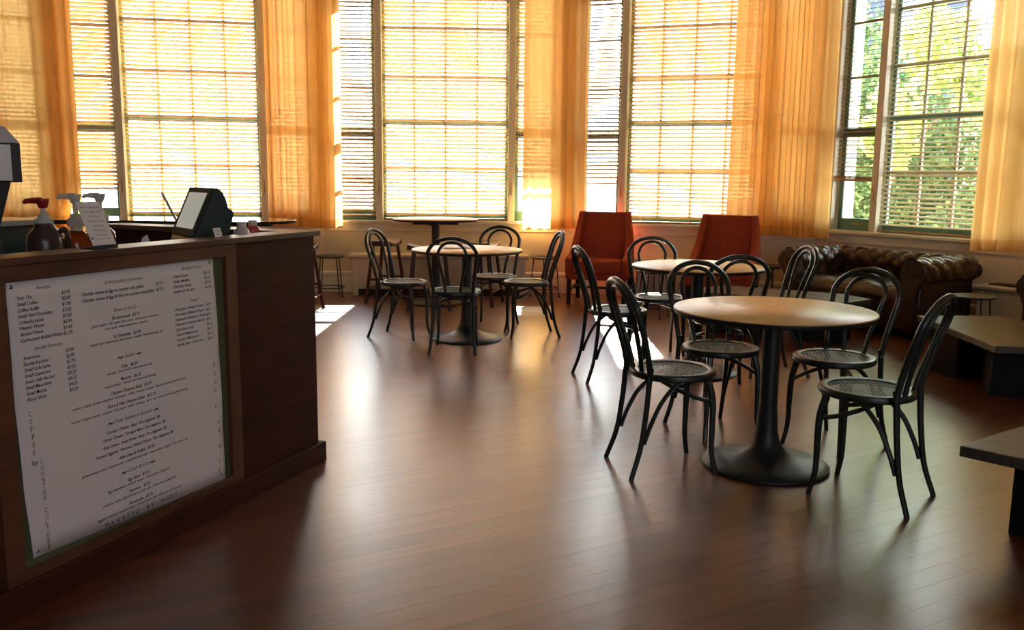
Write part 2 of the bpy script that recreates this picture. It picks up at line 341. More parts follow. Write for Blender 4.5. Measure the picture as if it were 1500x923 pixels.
# windows
VB = [-1.265, -.783]; WB = [-.708, .708]
ZW = [.90, 1.40, 1.915, 2.41, 2.94, 3.36]; ZN = [.95, 1.325, 1.80, 2.345, 2.875, 3.36]
WN = {'Z': 1, 'A': 2, 'B': 3, 'C': 4, 'D': 5}
WL = {'Z': 'tall triple window with cream mullions farthest left, behind a curtain', 'A': 'tall triple window with cream mullions behind the touch screen terminal', 'B': 'tall triple window with cream mullions above the high bar table', 'C': 'tall triple window with cream mullions above the red armchairs', 'D': 'tall triple window above the leather sofa looking out on trees'}
for k in 'ZABCD':
    A, B, a = FAC[k]
    wi = thing('window_%d' % WN[k], (A+B)/2, -a, WL[k], 'window', kind='structure')
    mb = MB(); mb.box(-1.27, -1.245, -.012, .28, .82, ZT).box(1.245, 1.27, -.012, .28, .82, ZT).box(-1.245, 1.245, -.012, .28, ZT-.03, ZT)
    mb.box(-1.35, -1.265, -.02, 0, .80, ZT+.09).box(1.265, 1.35, -.02, 0, .80, ZT+.09); mb.build('casing', M['trim'], wi, False, bevel=.004)
    for s in (-1, 1): MB().box(s*.7455-.0375, s*.7455+.0375, -.015, .15, .82, ZT-.03).build('mullion', M['trim'], wi, False, bevel=.005)
    MB().box(-1.375, 1.375, -.06, .29, .785, .82).build('sill', M['trim'], wi, False, bevel=.008)
    MB().box(-1.33, 1.33, -.02, .0, .70, .785).build('apron', M['trim'], wi, False, bevel=.004)
    for s in (-1, 1):
        c = MB().box(s*.7455-.006, s*.7455+.006, -.022, -.015, 1.12, 1.19); c.tube([(s*.7455, -.02, 1.13), (s*.7455, -.04, 1.125), (s*.7455, -.045, 1.10)], .004, 6); c.tube([(s*.7455, -.02, 1.18), (s*.7455, -.04, 1.265), (s*.7455, -.045, 1.21)], .004, 6); c.build('cord_cleat', M['brass'], wi)
    for bi, (x0, x1, zs) in enumerate(((-1.245, -.783, ZN), (-.708, .708, ZW), (.783, 1.245, ZN))):
        wide = bi == 1; st = .035 if wide else .045; y0, y1 = (.10, .14)
        sh = MB(); sh.box(x0, x0+st, y0, y1, .82, ZT-.03).box(x1-st, x1, y0, y1, .82, ZT-.03).box(x0, x1, y0, y1, .82, zs[0]-.01).box(x0, x1, y0, y1, ZT-.06, ZT-.03)
        zm = zs[2]; sh.box(x0+st, x1-st, y0, y1, zm-(.022 if wide else .045), zm+(.022 if wide else .045))
        so = sh.build('sash', M['green'], wi, False, bevel=.003)
        if not wide:
            sl = MB().tube([((x0+x1)/2-.04, y0, .885), ((x0+x1)/2-.035, y0-.02, .885), ((x0+x1)/2+.035, y0-.02, .885), ((x0+x1)/2+.04, y0, .885)], .005, 6); sl.build('sash_lift', M['brass'], so)
        cols = [x0+st, x0+(x1-x0)*.25, 0, x0+(x1-x0)*.75, x1-st] if wide else [x0+st, x1-st]
        for xx in cols[1:-1]: MB().box(xx-.011, xx+.011, .105, .135, zs[0]-.01, ZT-.06).build('muntin', M['muntin'], wi, False)
        for zz in (zs[1], zs[3], zs[4]): MB().box(x0+st, x1-st, .103, .137, zz-.011, zz+.011).build('muntin', M['muntin'], wi, False)
        zl = [zs[0]-.01, zs[1], zs[2], zs[3], zs[4], ZT-.06]
        for i in range(len(cols)-1):
            for j in range(5): MB().box(cols[i]+.002, cols[i+1]-.002, .118, .121, zl[j]+.002, zl[j+1]-.002).build('pane', M['glass'], wi, False)

# venetian blinds
PITCH = .0435; SM = {}
def slat_mesh(wd, pale=False):
    key = (round(wd, 3), pale)
    if key not in SM:
        mb = MB(); rows = []
        prof = [(-.025, -.0016), (-.012, .0008), (0, .0016), (.012, .0008), (.025, -.0016)]
        top = [[(sx, y, z+.0012) for y, z in prof] for sx in (-wd/2, wd/2)]
        n = 5; vs = [(-wd/2, y, z+.0011) for y, z in prof]+[(wd/2, y, z+.0011) for y, z in prof]+[(-wd/2, y, z-.0011) for y, z in prof]+[(wd/2, y, z-.0011) for y, z in prof]
        fs = []
        for i in range(4): fs += [(i, i+5, i+6, i+1), (10+i, 11+i, 16+i, 15+i)]
        fs += [(0, 10, 15, 5), (4, 9, 19, 14), (0, 1, 2, 3, 4, 14, 13, 12, 11, 10), (5, 15, 16, 17, 18, 19, 9, 8, 7, 6)]
        mb.add(vs, fs); SM[key] = mb.mesh('slat', M['paleslat' if pale else 'slat'], False)
    return SM[key]
def blind(k, x0, x1, zb, tilt, label, y=.05, skew=0, pale=False):
    A, B, a = FAC[k]; cx = (x0+x1)/2; wd = x1-x0
    t = thing('venetian_blind', FL(k, cx, y), -a, label, 'blind', 'wooden venetian blinds in the bay windows')
    ztop = ZT-.09
    MB().box(-wd/2, wd/2, -.028, .028, ztop, ztop+.055).build('headrail', M['slat'], t, False)
    me = slat_mesh(wd-.006, pale); nfull = int((3.34-.82)/PITCH)
    z = ztop-.02; count = 0; nst = max(0, int((zb-.85)/PITCH*.55))
    zstack = zb+.024+nst*.006
    i = 0
    while z > zstack+.02:
        o = bpy.data.objects.new('slat', me); C.objects.link(o); o.parent = t; o.location = (0, 0, z); o.rotation_euler = (math.radians(tilt+rnd.uniform(-1.6, 1.6)), rnd.uniform(-.001, .001)+skew*max(0, (1.9-z))*.5, 0); z -= PITCH*(1+rnd.uniform(-.03, .03)); i += 1
    for j in range(nst):
        o = bpy.data.objects.new('slat', me); C.objects.link(o); o.parent = t; o.location = (0, 0, zb+.022+j*.006); o.rotation_euler = (0, skew*.5, 0)
    MB().box(-wd/2, wd/2, -.026, .026, zb, zb+.018, Matrix.Translation((0, 0, zb)) @ Matrix.Rotation(skew*.5, 4, 'Y') @ Matrix.Translation((0, 0, -zb))).build('bottom_rail', M['slat'], t, False, bevel=.002)
    n = 3 if wd > 1 else 2
    for j in range(n):
        xx = -wd/2+wd*(.12+.76*j/(n-1))
        for yy in (-.027, .027): MB().tube([(xx, yy, ztop), (xx, yy, zb)], .0012, 4).build('ladder_cord', M['cord'], t)
    if wd > 1:
        MB().tube([(-wd/2+.08, -.035, ztop), (-wd/2+.08, -.036, 1.25)], .0014, 4).lathe([(.002, 1.19), (.006, 1.2), (.006, 1.24), (.002, 1.25)], 8, -wd/2+.08, -.036).build('pull_cord', M['cord'], t)
    return t
TW = -26
blind('Z', -.70, .70, .85, TW, 'wide wooden blind farthest left, wholly behind the left curtain')
blind('Z', -1.24, -.79, .85, TW, 'narrow wooden blind at the far left end, hidden behind the curtain'); blind('Z', .79, 1.24, .85, TW, 'narrow wooden blind beside the far left corner, behind the curtain')
blind('A', -1.24, -.79, 1.135, TW-10, 'narrow tan blind left of the touch screen terminal, stopping above the sill')
blind('A', -.70, .70, .83, TW, 'wide tan blind behind the touch screen terminal')
blind('A', .79, 1.24, .85, TW, 'narrow blind seen as a thin strip between mullion and curtain right of the terminal')
blind('B', -1.24, -.79, .865, SUN_EL-2, 'narrow bright blind left of the high bar table, lowered to the sill')
blind('B', -.70, .70, .83, TW, 'wide tan blind directly behind the high bar table')
blind('B', .79, 1.24, 1.37, TW, 'narrow raised blind half covered by the curtain right of the bar table')
blind('C', -1.24, -.79, 1.25, SUN_EL-2, 'narrow raised blind with a crooked bottom rail above the left red armchair', skew=-.06)
blind('C', -.70, .70, .83, TW, 'wide tan blind between the two red armchairs')
blind('C', .79, 1.24, .85, TW, 'narrow blind glowing through the curtain right of the red armchairs')
blind('D', -1.24, -.79, 1.32, 14, 'narrow raised blind with dark slats above the left arm of the leather sofa', skew=.05)
blind('D', -.70, .70, .83, 20, 'wide open blind above the leather sofa with trees showing through', pale=True)
blind('D', .79, 1.24, .85, 20, 'narrow blind at the right end, behind the last curtain')

# curtains
def curtain(pts, seed, label, ztop=3.55, hem=.745, amp=.036, wl=.115, flare=0):
    r = random.Random(seed); P = [Vector(p) for p in pts]
    P = smooth_path(P, 12); L = [0]
    for i in range(1, len(P)): L.append(L[-1]+(P[i]-P[i-1]).length)
    tot = L[-1]; N = int(tot/wl*10)
    def at(s):
        for i in range(1, len(P)):
            if L[i] >= s or i == len(P)-1:
                u = (s-L[i-1])/max(1e-9, L[i]-L[i-1]); d = (P[i]-P[i-1]).normalized(); return P[i-1].lerp(P[i], u), d
    ph = [r.uniform(0, 6.28) for _ in range(6)]
    zs = [hem, hem+.05, hem+.095, hem+.3, 1.4, 1.9, 2.4, 2.9, 3.3, ztop]
    def row(z, dz=0):
        out = []
        h = (z-hem)/(ztop-hem)
        for i in range(N+1):
            s = tot*i/N; p, d = at(s); n = Vector((d.y, -d.x, 0))
            q = s/wl*2*PI+1.1*math.sin(s*5.1+ph[0])+.8*math.sin(s*11.3+ph[1])+.25*math.sin(h*3+s*3+ph[4])
            am = amp*(.65+.45*math.sin(s*7.7+ph[2]+h*.8))*(1.0-.25*h)
            side = .014*math.sin(q*2+ph[5])*(.6+.4*math.sin(s*4+ph[3]))
            e = (s/tot-.5)*2
            out.append(p+n*(am*math.sin(q))+d*(side+flare*e*(1-h))+Vector((0, 0, z+.012*math.sin(s*6+ph[3])*(1-h))))
        return out
    body = MB().grid([row(z) for z in zs[2:]]).build('curtain', M['curtain'], None, True, sharp=0)
    MB().grid([row(z) for z in zs[:3]]).build('hem', M['hem'], body, True, sharp=0)
    return tag(body, label, 'curtain', 'sheer orange curtains at the bay corners')
ins = .15
def W(k, t, i=ins): p = FL(k, t, -i); return (p.x, p.y, 0)
curtain([W('Z', -1.3), W('Z', -.3), W('Z', .6), W('Z', 1.2), W('A', -1.33), W('A', -1.13)], 1, 'long sheer golden curtain at the far left behind the drinks machine and pump bottles')
curtain([W('A', .80), W('A', 1.1), W('A', 1.32), W('B', -1.3), W('B', -1.14)], 2, 'sheer orange curtain between the terminal window and the bar table window')
curtain([W('B', .86), W('B', 1.1), W('B', 1.31), W('C', -1.31), W('C', -1.09)], 3, 'sheer orange curtain just left of the left red armchair')
curtain([W('C', .44), W('C', .8), W('C', 1.2), W('D', -1.33, .17), W('D', -1.14, .17)], 5, 'wide sheer orange curtain behind the right red armchair, left of the sofa', flare=.03)
curtain([W('D', .42), W('D', .8), W('D', 1.2), W('E', -1.2), W('E', -.3)], 8, 'sheer orange curtain at the right edge, right of the sofa window', flare=.03)
# long low curtain rods hidden above the frame
for k in 'ABCD':
    pass
TEXT = [
('Beverages', 0.1471, 0.1975, 0.9695, 'h'),
('Tazo Tea', 0.0774, 0.1276, 0.947, 'i'),
('Small Coffee', 0.077, 0.1483, 0.9287, 'i'),
('Coffee Refills', 0.0785, 0.1512, 0.9101, 'i'),
('Small Hot Chocolate', 0.078, 0.1961, 0.8925, 'i'),
('Odwalla Juices', 0.08, 0.1651, 0.874, 'i'),
('Vitamin Water', 0.0802, 0.1666, 0.8564, 'i'),
('Bottled Water', 0.0815, 0.1621, 0.8378, 'i'),
('Carbonated Bottled Water', 0.0816, 0.2315, 0.8194, 'i'),
('$1.95', 0.2352, 0.2677, 0.9471, 'p'),
('$2.00', 0.235, 0.2676, 0.9289, 'p'),
('$1.85', 0.2348, 0.2675, 0.9106, 'p'),
('$2.65', 0.2345, 0.2674, 0.8922, 'p'),
('$3.85', 0.2343, 0.2673, 0.8738, 'p'),
('$2.50', 0.2341, 0.2672, 0.8554, 'p'),
('$1.60', 0.2339, 0.267, 0.837, 'p'),
('$1.70', 0.2337, 0.2669, 0.8185, 'p'),
('Specialty Beverages', 0.1238, 0.2263, 0.7869, 'h'),
('Americano', 0.0828, 0.143, 0.7651, 'i'),
('Double Espresso', 0.0833, 0.1724, 0.7466, 'i'),
('Small Cafe Latte', 0.0844, 0.1766, 0.7285, 'i'),
('Small Capuccino', 0.0849, 0.1775, 0.7103, 'i'),
('Small Cafe Au Lait', 0.0847, 0.1904, 0.692, 'i'),
('Small Macchiato', 0.0852, 0.177, 0.674, 'i'),
('Small Mocha', 0.0862, 0.1573, 0.6553, 'i'),
('Flavor Shots', 0.087, 0.1551, 0.6368, 'i'),
('$3.00', 0.2357, 0.2682, 0.7634, 'p'),
('$2.85', 0.2364, 0.269, 0.7452, 'p'),
('$3.75', 0.2371, 0.2698, 0.7269, 'p'),
('$3.25', 0.2379, 0.2706, 0.7085, 'p'),
('$3.25', 0.2386, 0.2714, 0.6902, 'p'),
('$4.25', 0.2394, 0.2722, 0.6717, 'p'),
('$4.25', 0.2401, 0.273, 0.6532, 'p'),
('$0.55', 0.2409, 0.2738, 0.6347, 'p'),
('Grilled Breakfast Sandwiches', 0.4045, 0.5713, 0.9573, 'h'),
('Cheddar cheese & Egg on a potato roll, grilled', 0.3109, 0.5737, 0.9307, 'i'),
('$7.75', 0.631, 0.6638, 0.9318, 'p'),
('Cheddar cheese & Egg & Ham on a potato roll, grilled', 0.3112, 0.6208, 0.9102, 'i'),
('$7.75', 0.6309, 0.6647, 0.9108, 'p'),
('Break on the Go', 0.4378, 0.5382, 0.8616, 'h'),
('Birchermuesli  $3.75', 0.4279, 0.5483, 0.8381, 'i'),
('greek yogurt  milk  apple juice  honey  strawberries  beet juice', 0.3425, 0.636, 0.8232, 's'),
('oats  apple  dried cranberries  almonds', 0.3952, 0.5826, 0.8077, 's'),
("Lil' Brebbies   $2.90", 0.4294, 0.5505, 0.7759, 'i'),
('challah bun  mayonnaise  goat cheese  arugula  hardboiled egg  salt', 0.3317, 0.6519, 0.7626, 's'),
('~  Salads  ~', 0.4415, 0.5442, 0.6995, 'h'),
('Kale   $6.25', 0.4568, 0.528, 0.6688, 'i'),
('raw kale   Served with buttermilk dressing', 0.3916, 0.595, 0.6553, 's'),
('Mesclun   $6.25', 0.448, 0.5399, 0.6269, 'i'),
('mesclun greens   Served with buttermilk dressing', 0.3772, 0.6105, 0.6129, 's'),
('Chicken Chopped Salad   $9.75', 0.4027, 0.5856, 0.5853, 'i'),
('romaine  arugula  tomato  cucumber  bell pepper  radish  croutons  chicken   Served with buttermilk dressing', 0.243, 0.7527, 0.5693, 's'),
('Farro & Feta Chopped Salad   $10.75', 0.3865, 0.6043, 0.5431, 'i'),
('romaine  arugula  tomato  cucumber  bell pepper  radish  chickpeas  farro  feta   Served with buttermilk dressing', 0.2367, 0.7643, 0.5272, 's'),
('~  Daily Sandwich Specials  ~', 0.3845, 0.6107, 0.4844, 'h'),
('Curried  Chicken  Salad  On a baguette  $8', 0.3791, 0.6176, 0.456, 'i'),
('Turkey  Tomato  Tarragon Mayo  On a baguette  $8', 0.3595, 0.6422, 0.4325, 'i'),
('Goat Cheese  Sweet Potato  Pesto  On a baguette  $8', 0.3583, 0.6449, 0.4073, 'i'),
('Roasted Eggplant  Hummus  Pickled Onions  On a baguette  $8', 0.3274, 0.6803, 0.3832, 'i'),
('Allen Likes It Grilled   $9.50', 0.421, 0.585, 0.3562, 'i'),
('grilled chicken breast  monterey jack  smoked serrano mayo  sweet pickles  arugula   On a sesame bun', 0.2665, 0.753, 0.3382, 's'),
('~  Grab & Go  ~', 0.4297, 0.5823, 0.2988, 'h'),
('Egg Salad   $7.25', 0.4542, 0.5564, 0.269, 'i'),
('egg  mayonnaise  mustard  pepper   With a slice of baguette', 0.3662, 0.6519, 0.2536, 's'),
('Hummus   $7.25', 0.4577, 0.5572, 0.227, 'i'),
('chickpeas  tahini  olive oil  lemon  garlic  salt   With a slice of baguette', 0.3416, 0.6809, 0.2118, 's'),
('Ratatouille   $7.75', 0.4547, 0.5652, 0.1832, 'i'),
('eggplant  tomato  zucchini  onion  olive oil  garlic  salt   With a slice of baguette', 0.3175, 0.708, 0.1692, 's'),
('M A N A G E D     B Y     H U D S', 0.3476, 0.682, 0.1391, 'v'),
('Breakfast Pastries', 0.7617, 0.862, 0.9714, 'h'),
('Daily Scones', 0.7157, 0.7911, 0.9483, 'j'),
('Daily Muffins', 0.717, 0.8003, 0.9295, 'j'),
('Cheddar Snails', 0.7158, 0.8073, 0.9109, 'j'),
('Quiche by the slice', 0.7146, 0.8254, 0.8928, 'j'),
('$2.60', 0.8752, 0.9095, 0.9485, 'q'),
('$2.25', 0.8764, 0.9106, 0.9299, 'q'),
('$3.15', 0.8775, 0.9118, 0.9112, 'q'),
('$4.20', 0.8786, 0.913, 0.8924, 'q'),
('Sweets', 0.7969, 0.8349, 0.8495, 'h'),
('Chocolate Chunk Cookie', 0.715, 0.8643, 0.8272, 'j'),
('Chocolate Walnut Chunk', 0.7158, 0.8678, 0.8085, 'j'),
('Oatmeal Cranberry Raisin', 0.7167, 0.8791, 0.7901, 'j'),
('Oatmeal Coconut Apricot', 0.7176, 0.874, 0.7719, 'j'),
('Chocolate Cork', 0.7185, 0.8121, 0.7526, 'j'),
('Almond Macaroon', 0.7188, 0.8292, 0.7336, 'j'),
('Coconut Macaroon', 0.7197, 0.8337, 0.715, 'j'),
('Vanilla Bean Cake slice', 0.7206, 0.8596, 0.6962, 'j'),
('$3.15', 0.8803, 0.9177, 0.8262, 'q'),
('$3.15', 0.8805, 0.9181, 0.8076, 'q'),
('$3.15', 0.8807, 0.9185, 0.7889, 'q'),
('$3.15', 0.881, 0.9189, 0.7702, 'q'),
('$2.35', 0.8812, 0.9193, 0.7515, 'q'),
('$2.10', 0.8815, 0.9197, 0.7327, 'q'),
('$2.10', 0.8817, 0.9201, 0.7139, 'q'),
('$3.15', 0.882, 0.9205, 0.695, 'q'),
('C', 0.0886, 0.0971, 0.5894, 'v'),
('O', 0.0902, 0.0988, 0.5657, 'v'),
('F', 0.0911, 0.0997, 0.5421, 'v'),
('F', 0.0934, 0.102, 0.5174, 'v'),
('E', 0.0942, 0.1028, 0.4917, 'v'),
('E', 0.0937, 0.1023, 0.4683, 'v'),
('by', 0.0888, 0.1093, 0.4362, 'v'),
('C', 0.1172, 0.1261, 0.4332, 'v'),
('O', 0.1178, 0.1267, 0.4131, 'v'),
('U', 0.1185, 0.1274, 0.3943, 'v'),
('N', 0.1182, 0.1272, 0.373, 'v'),
('T', 0.1204, 0.1293, 0.3536, 'v'),
('E', 0.121, 0.1299, 0.3333, 'v'),
('R', 0.1209, 0.1299, 0.3145, 'v'),
('C', 0.1207, 0.1297, 0.2748, 'v'),
('U', 0.1212, 0.1303, 0.2536, 'v'),
('L', 0.1218, 0.1309, 0.2331, 'v'),
('T', 0.1211, 0.1302, 0.215, 'v'),
('U', 0.1217, 0.1308, 0.1943, 'v'),
('R', 0.1217, 0.1307, 0.1752, 'v'),
('E', 0.1223, 0.1314, 0.1551, 'v'),
('F', 0.906, 0.9165, 0.5825, 'v'),
('O', 0.9069, 0.9175, 0.5493, 'v'),
('O', 0.9079, 0.9185, 0.5173, 'v'),
('D', 0.9088, 0.9195, 0.4839, 'v'),
('by', 0.9078, 0.9312, 0.4175, 'v'),
('H', 0.9167, 0.9275, 0.3527, 'v'),
('I', 0.9235, 0.9275, 0.3186, 'v'),
('R', 0.9227, 0.9335, 0.2527, 'v'),
('I', 0.9239, 0.9279, 0.2234, 'v'),
('S', 0.9171, 0.928, 0.1916, 'v'),
('E', 0.9142, 0.9251, 0.1596, 'v'),
]

# ---------------- bentwood chairs ----------------
def make_chair():
    t = thing('bentwood_chair', (0, 0, 0), 0, '', 'chair')
    mb = MB().lathe([(.168, .437), (.190, .434), (.198, .441), (.199, .455), (.194, .464), (.184, .467), (.160, .4635), (.156, .452), (.168, .437)], 40)
    mb.f = [q for q in mb.f if len(q) == 4]; mb.build('seat_frame', M['chair'], t)
    cn = MB(); R = .163; sp = .0185; n = int(R/sp)
    for j in range(-n, n+1):
        c = j*sp; h = math.sqrt(max(0, R*R-c*c))
        if h < .02: continue
        for sgn, z in ((1, .4578), (-1, .4587)):
            Mx = Matrix.Rotation(sgn*PI/4, 4, 'Z'); cn.box(-h, h, c-.0036, c+.0036, z-.0004, z+.0004, Mx)
    cn.build('woven_cane', M['cane'], t, False)
    for s in (-1, 1):
        MB().tube(smooth_path([(s*.128, .118, .437), (s*.142, .138, .34), (s*.146, .140, .22), (s*.148, .141, .1), (s*.160, .160, .0)], 5), [.0175-.0065*i/20 for i in range(21)], 8).build('leg', M['chair'], t)
        MB().tube(smooth_path([(s*.150, -.165, .50), (s*.150, -.172, .42), (s*.152, -.182, .30), (s*.157, -.205, .14), (s*.172, -.250, .0)], 5), [.0145-.003*i/20 for i in range(21)], 8).build('leg', M['chair'], t)
        # arched side brace: low on the rear leg, up under the seat, towards the front leg
        MB().tube(smooth_path([(s*.151, -.187, .155), (s*.149, -.160, .23), (s*.140, -.110, .33), (s*.122, -.045, .40), (s*.108, .0, .428)], 5), .0105, 7).build('side_brace', M['chair'], t)
    MB().tube(smooth_path([(-.143, .128, .335), (-.135, .07, .350), (-.10, .005, .375), (-.05, -.035, .395), (0, -.048, .402), (.05, -.035, .395), (.10, .005, .375), (.135, .07, .350), (.143, .128, .335)], 4), .0105, 7).build('front_brace', M['chair'], t)
    def hoop(w0, w1, zt, zm, rad, yb):
        pts = []
        def Y(z): return yb-.128*max(0, (z-.46)/.43)**1.25
        for s in (-1, 1):
            side = [(s*w0, .46), (s*(w0+(w1-w0)*.22), .54), (s*(w0+(w1-w0)*.62), .64), (s*w1, zm)]
            rx = w1; rz = zt-zm
            arcp = [(s*rx*math.cos(a), zm+rz*math.sin(a)) for a in (.3, .6, .9, 1.2)]
            seq = side+arcp
            if s == -1: pts += seq+[(0, zt)]
            else: pts += seq[::-1]
        P3 = [(x, Y(z), z) for x, z in pts]
        return MB().tube(smooth_path(P3, 5), rad, 9)
    hoop(.150, .180, .875, .745, .0142, -.166).build('back_hoop', M['chair'], t)
    hoop(.055, .104, .846, .745, .0112, -.170).build('inner_hoop', M['chair'], t)
    return t
ch = make_chair(); used = False
CH = [(.74, 4.0, 13, 'black bentwood chair in front, left of the nearest round table', 0), (1.086, 4.549, -72, 'black bentwood chair behind the nearest round table, its back hoop overlapping the second table', 0),
      (1.601, 4.328, -142, 'black bentwood chair behind the nearest round table on the sofa side', 0), (1.501, 3.659, 139, 'black bentwood chair right of the nearest round table, its legs closest to the viewer', 0),
      (.70, 5.85, 12, 'bentwood chair at the left of the middle round table, beside the sun patch', 1), (1.086, 6.50, -84, 'bentwood chair with a sunlit seat between the two red armchairs', 1),
      (1.335, 5.50, 92, 'bentwood chair with its back to the viewer between the near and the middle round tables', 1), (1.74, 6.02, 188, 'bentwood chair at the right of the middle round table, before the sofa arm', 1),
      (-.895, 7.301, -19, 'bentwood chair left of the far round table, facing it', 2), (-.436, 6.759, 88, 'bentwood chair with its back to the viewer in front of the far round table', 2),
      (-.16, 7.785, -100, 'bentwood chair behind the far round table, against the white bench', 2), (.123, 7.397, 190, 'bentwood chair right of the far round table, nearest the left red armchair', 2)]
GR = ['bentwood chairs around the nearest round table', 'bentwood chairs around the middle round table', 'bentwood chairs around the far round table']
for x, y, a, lab, g in CH:
    dup(ch, used, (x, y, 0), math.radians(a-90), lab, GR[g]); used = True

# ---------------- pedestal tables ----------------
def make_table(hh, R, name, lab, bar=False):
    t = thing(name, (0, 0, 0), 0, lab, 'table')
    MB().lathe([(R-.030, hh-.026), (R-.006, hh-.024), (R, hh-.014), (R, hh-.006), (R-.002, hh-.0045)], 72).build('table_edge', M['edge'], t)
    MB().lathe([(R-.0025, hh-.006), (R-.0025, hh-.0008), (R-.0035, hh)], 72).build('tabletop', M['maple'], t)
    MB().lathe([(.282, 0), (.289, .004), (.289, .012), (.280, .019), (.22, .030), (.15, .046), (.105, .066), (.078, .092), (.060, .125), (.050, .17), (.046, .25)], 56).build('base', M['iron'], t)
    MB().lathe([(.0455, .22), (.041, .30), (.041, hh-.05)], 32).build('column', M['iron'], t)
    p = MB()
    if bar: p.box(-.235, .235, -.05, .05, hh-.062, hh-.026).box(-.05, .05, -.235, .235, hh-.062, hh-.026)
    else: p.box(-.16, .16, -.035, .035, hh-.052, hh-.026).box(-.035, .035, -.16, .16, hh-.052, hh-.026)
    p.build('top_bracket', M['iron'], t, False, bevel=.004)
    return t
tb = make_table(.74, .45, 'round_table', 'nearest round cafe table with maple top and black trumpet pedestal'); tb.location = (1.193, 4.013, 0); tb['group'] = 'round cafe tables'; tb.rotation_euler[2] = .6
t2 = copy_tree(tb); t2.location = (-.37, 7.208, 0); t2['label'] = 'far round cafe table on the left, holding an open leaflet, before the high bar table'
t3 = copy_tree(tb); t3.location = (1.266, 6.031, 0); t3['label'] = 'middle round cafe table with maple top before the red armchairs'
b1 = make_table(.886, .442, 'bar_table', 'high round bar table with black pedestal standing before the middle window', True); b1.location = (-.805, 9.271, 0)
# leaflet on far table
lf = MB().box(-.13, 0, -.09, .09, 0, .0015, Matrix.Rotation(.03, 4, 'Y')).box(0, .13, -.09, .09, 0, .0015, Matrix.Rotation(-.03, 4, 'Y')).build('leaflet', M['paper'], None, False)
lf.location = (-.45, 7.30, .7455); lf.rotation_euler[2] = .5; tag(lf, 'thin open paper leaflet lying on the far round table', 'leaflet')
for i in range(6): MB().box(.015, .015+.09-.012*(i % 3), .06-.02*i, .064-.02*i, .0035, .0038).build('printed_line', M['greyink'], lf, False)

# long glossy bar table behind the counter
t = thing('long_bar_table', (-3.3, 8.38, 0), 0, 'long glossy black bar-height table with rounded ends behind the counter', 'table')
def racetrack(L_, r, n=16): return [(L_-r+r*math.cos(a), r*math.sin(a)) for a in [(-PI/2+PI*i/n) for i in range(n+1)]]+[(-L_+r+r*math.cos(a), r*math.sin(a)) for a in [(PI/2+PI*i/n) for i in range(n+1)]]
MB().prism(racetrack(1.26, .40), .872, .898).build('tabletop', M['blackgloss'], t, True, bevel=.004)
for s in (-1, 1):
    MB().lathe([(.24, 0), (.25, .012), (.10, .03), (.045, .10), (.04, .84)], 32, s*.82, 0).build('pedestal', M['iron'], t)
    MB().box(s*.82-.22, s*.82+.22, -.05, .05, .84, .872).build('top_bracket', M['iron'], t, False)

# ---------------- saddle bar stools ----------------
def make_saddle():
    t = thing('saddle_stool', (0, 0, 0), 0, '', 'stool'); L_, Wd = .43, .24
    rows = []; n = 12
    top = []; bot = []
    mb = MB(); N = 14; K = 6; vs = []
    for side in (0, 1):
        for i in range(N+1):
            x = -L_/2+L_*i/N
            for j in range(K+1):
                y = -Wd/2+Wd*j/K; e = (2*x/L_)**2; z = .62+.035*e if side == 0 else .59+.012*e
                vs.append((x*(1-.0*abs(y)), y*(1-.06*e), z))
    fs = []; o = (N+1)*(K+1)
    for i in range(N):
        for j in range(K):
            a = i*(K+1)+j; fs.append((a, a+K+1, a+K+2, a+1)); fs.append((o+a, o+a+1, o+a+K+2, o+a+K+1))
    for i in range(N):
        a = i*(K+1); fs.append((a, o+a, o+a+K+1, a+K+1)); b = a+K; fs.append((b, b+K+1, o+b+K+1, o+b))
    for j in range(K): fs.append((j, j+1, o+j+1, o+j)); a = N*(K+1)+j; fs.append((a, o+a, o+a+1, a+1))
    mb.add(vs, fs).build('saddle_seat', M['saddle'], t, True, bevel=.006)
    T = {}
    for sx in (-1, 1):
        for sy in (-1, 1):
            a = Vector((sx*.15, sy*.085, .598)); b = Vector((sx*.205, sy*.155, 0)); T[sx, sy] = (a, b)
            vs = [a+Vector((dx*.017, dy*.014, 0)) for dx, dy in ((-1, -1), (1, -1), (1, 1), (-1, 1))]+[b+Vector((dx*.017, dy*.014, 0)) for dx, dy in ((-1, -1), (1, -1), (1, 1), (-1, 1))]
            MB().add(vs, [(3, 2, 1, 0), (4, 5, 6, 7)]+[(i, (i+1) % 4, 4+(i+1) % 4, 4+i) for i in range(4)]).build('leg', M['stoolwood'], t, False, bevel=.003)
    P = lambda k, z: T[k][1].lerp(T[k][0], z/.598)
    for sy in (-1, 1): MB().tube([P((-1, sy), .15), P((1, sy), .15)], .012, 4).build('foot_rail', M['stoolwood'], t, False)
    for sx in (-1, 1): MB().tube([P((sx, -1), .25), P((sx, 1), .25)], .011, 4).build('side_rail', M['stoolwood'], t, False)
    return t
sd_ = make_saddle(); used = False
for x, y, a, lab in ((-1.34, 9.36, 80, 'dark wooden saddle stool at the left of the high bar table, seen end-on'), (-.83, 8.84, 3, 'dark wooden saddle stool in front of the high bar table'),
                     (-.30, 9.22, 75, 'dark wooden saddle stool at the right of the high bar table'), (-2.06, 8.60, 84, 'dark wooden saddle stool half hidden behind the counter corner')):
    dup(sd_, used, (x, y, 0), math.radians(a), lab, 'saddle seat bar stools'); used = True

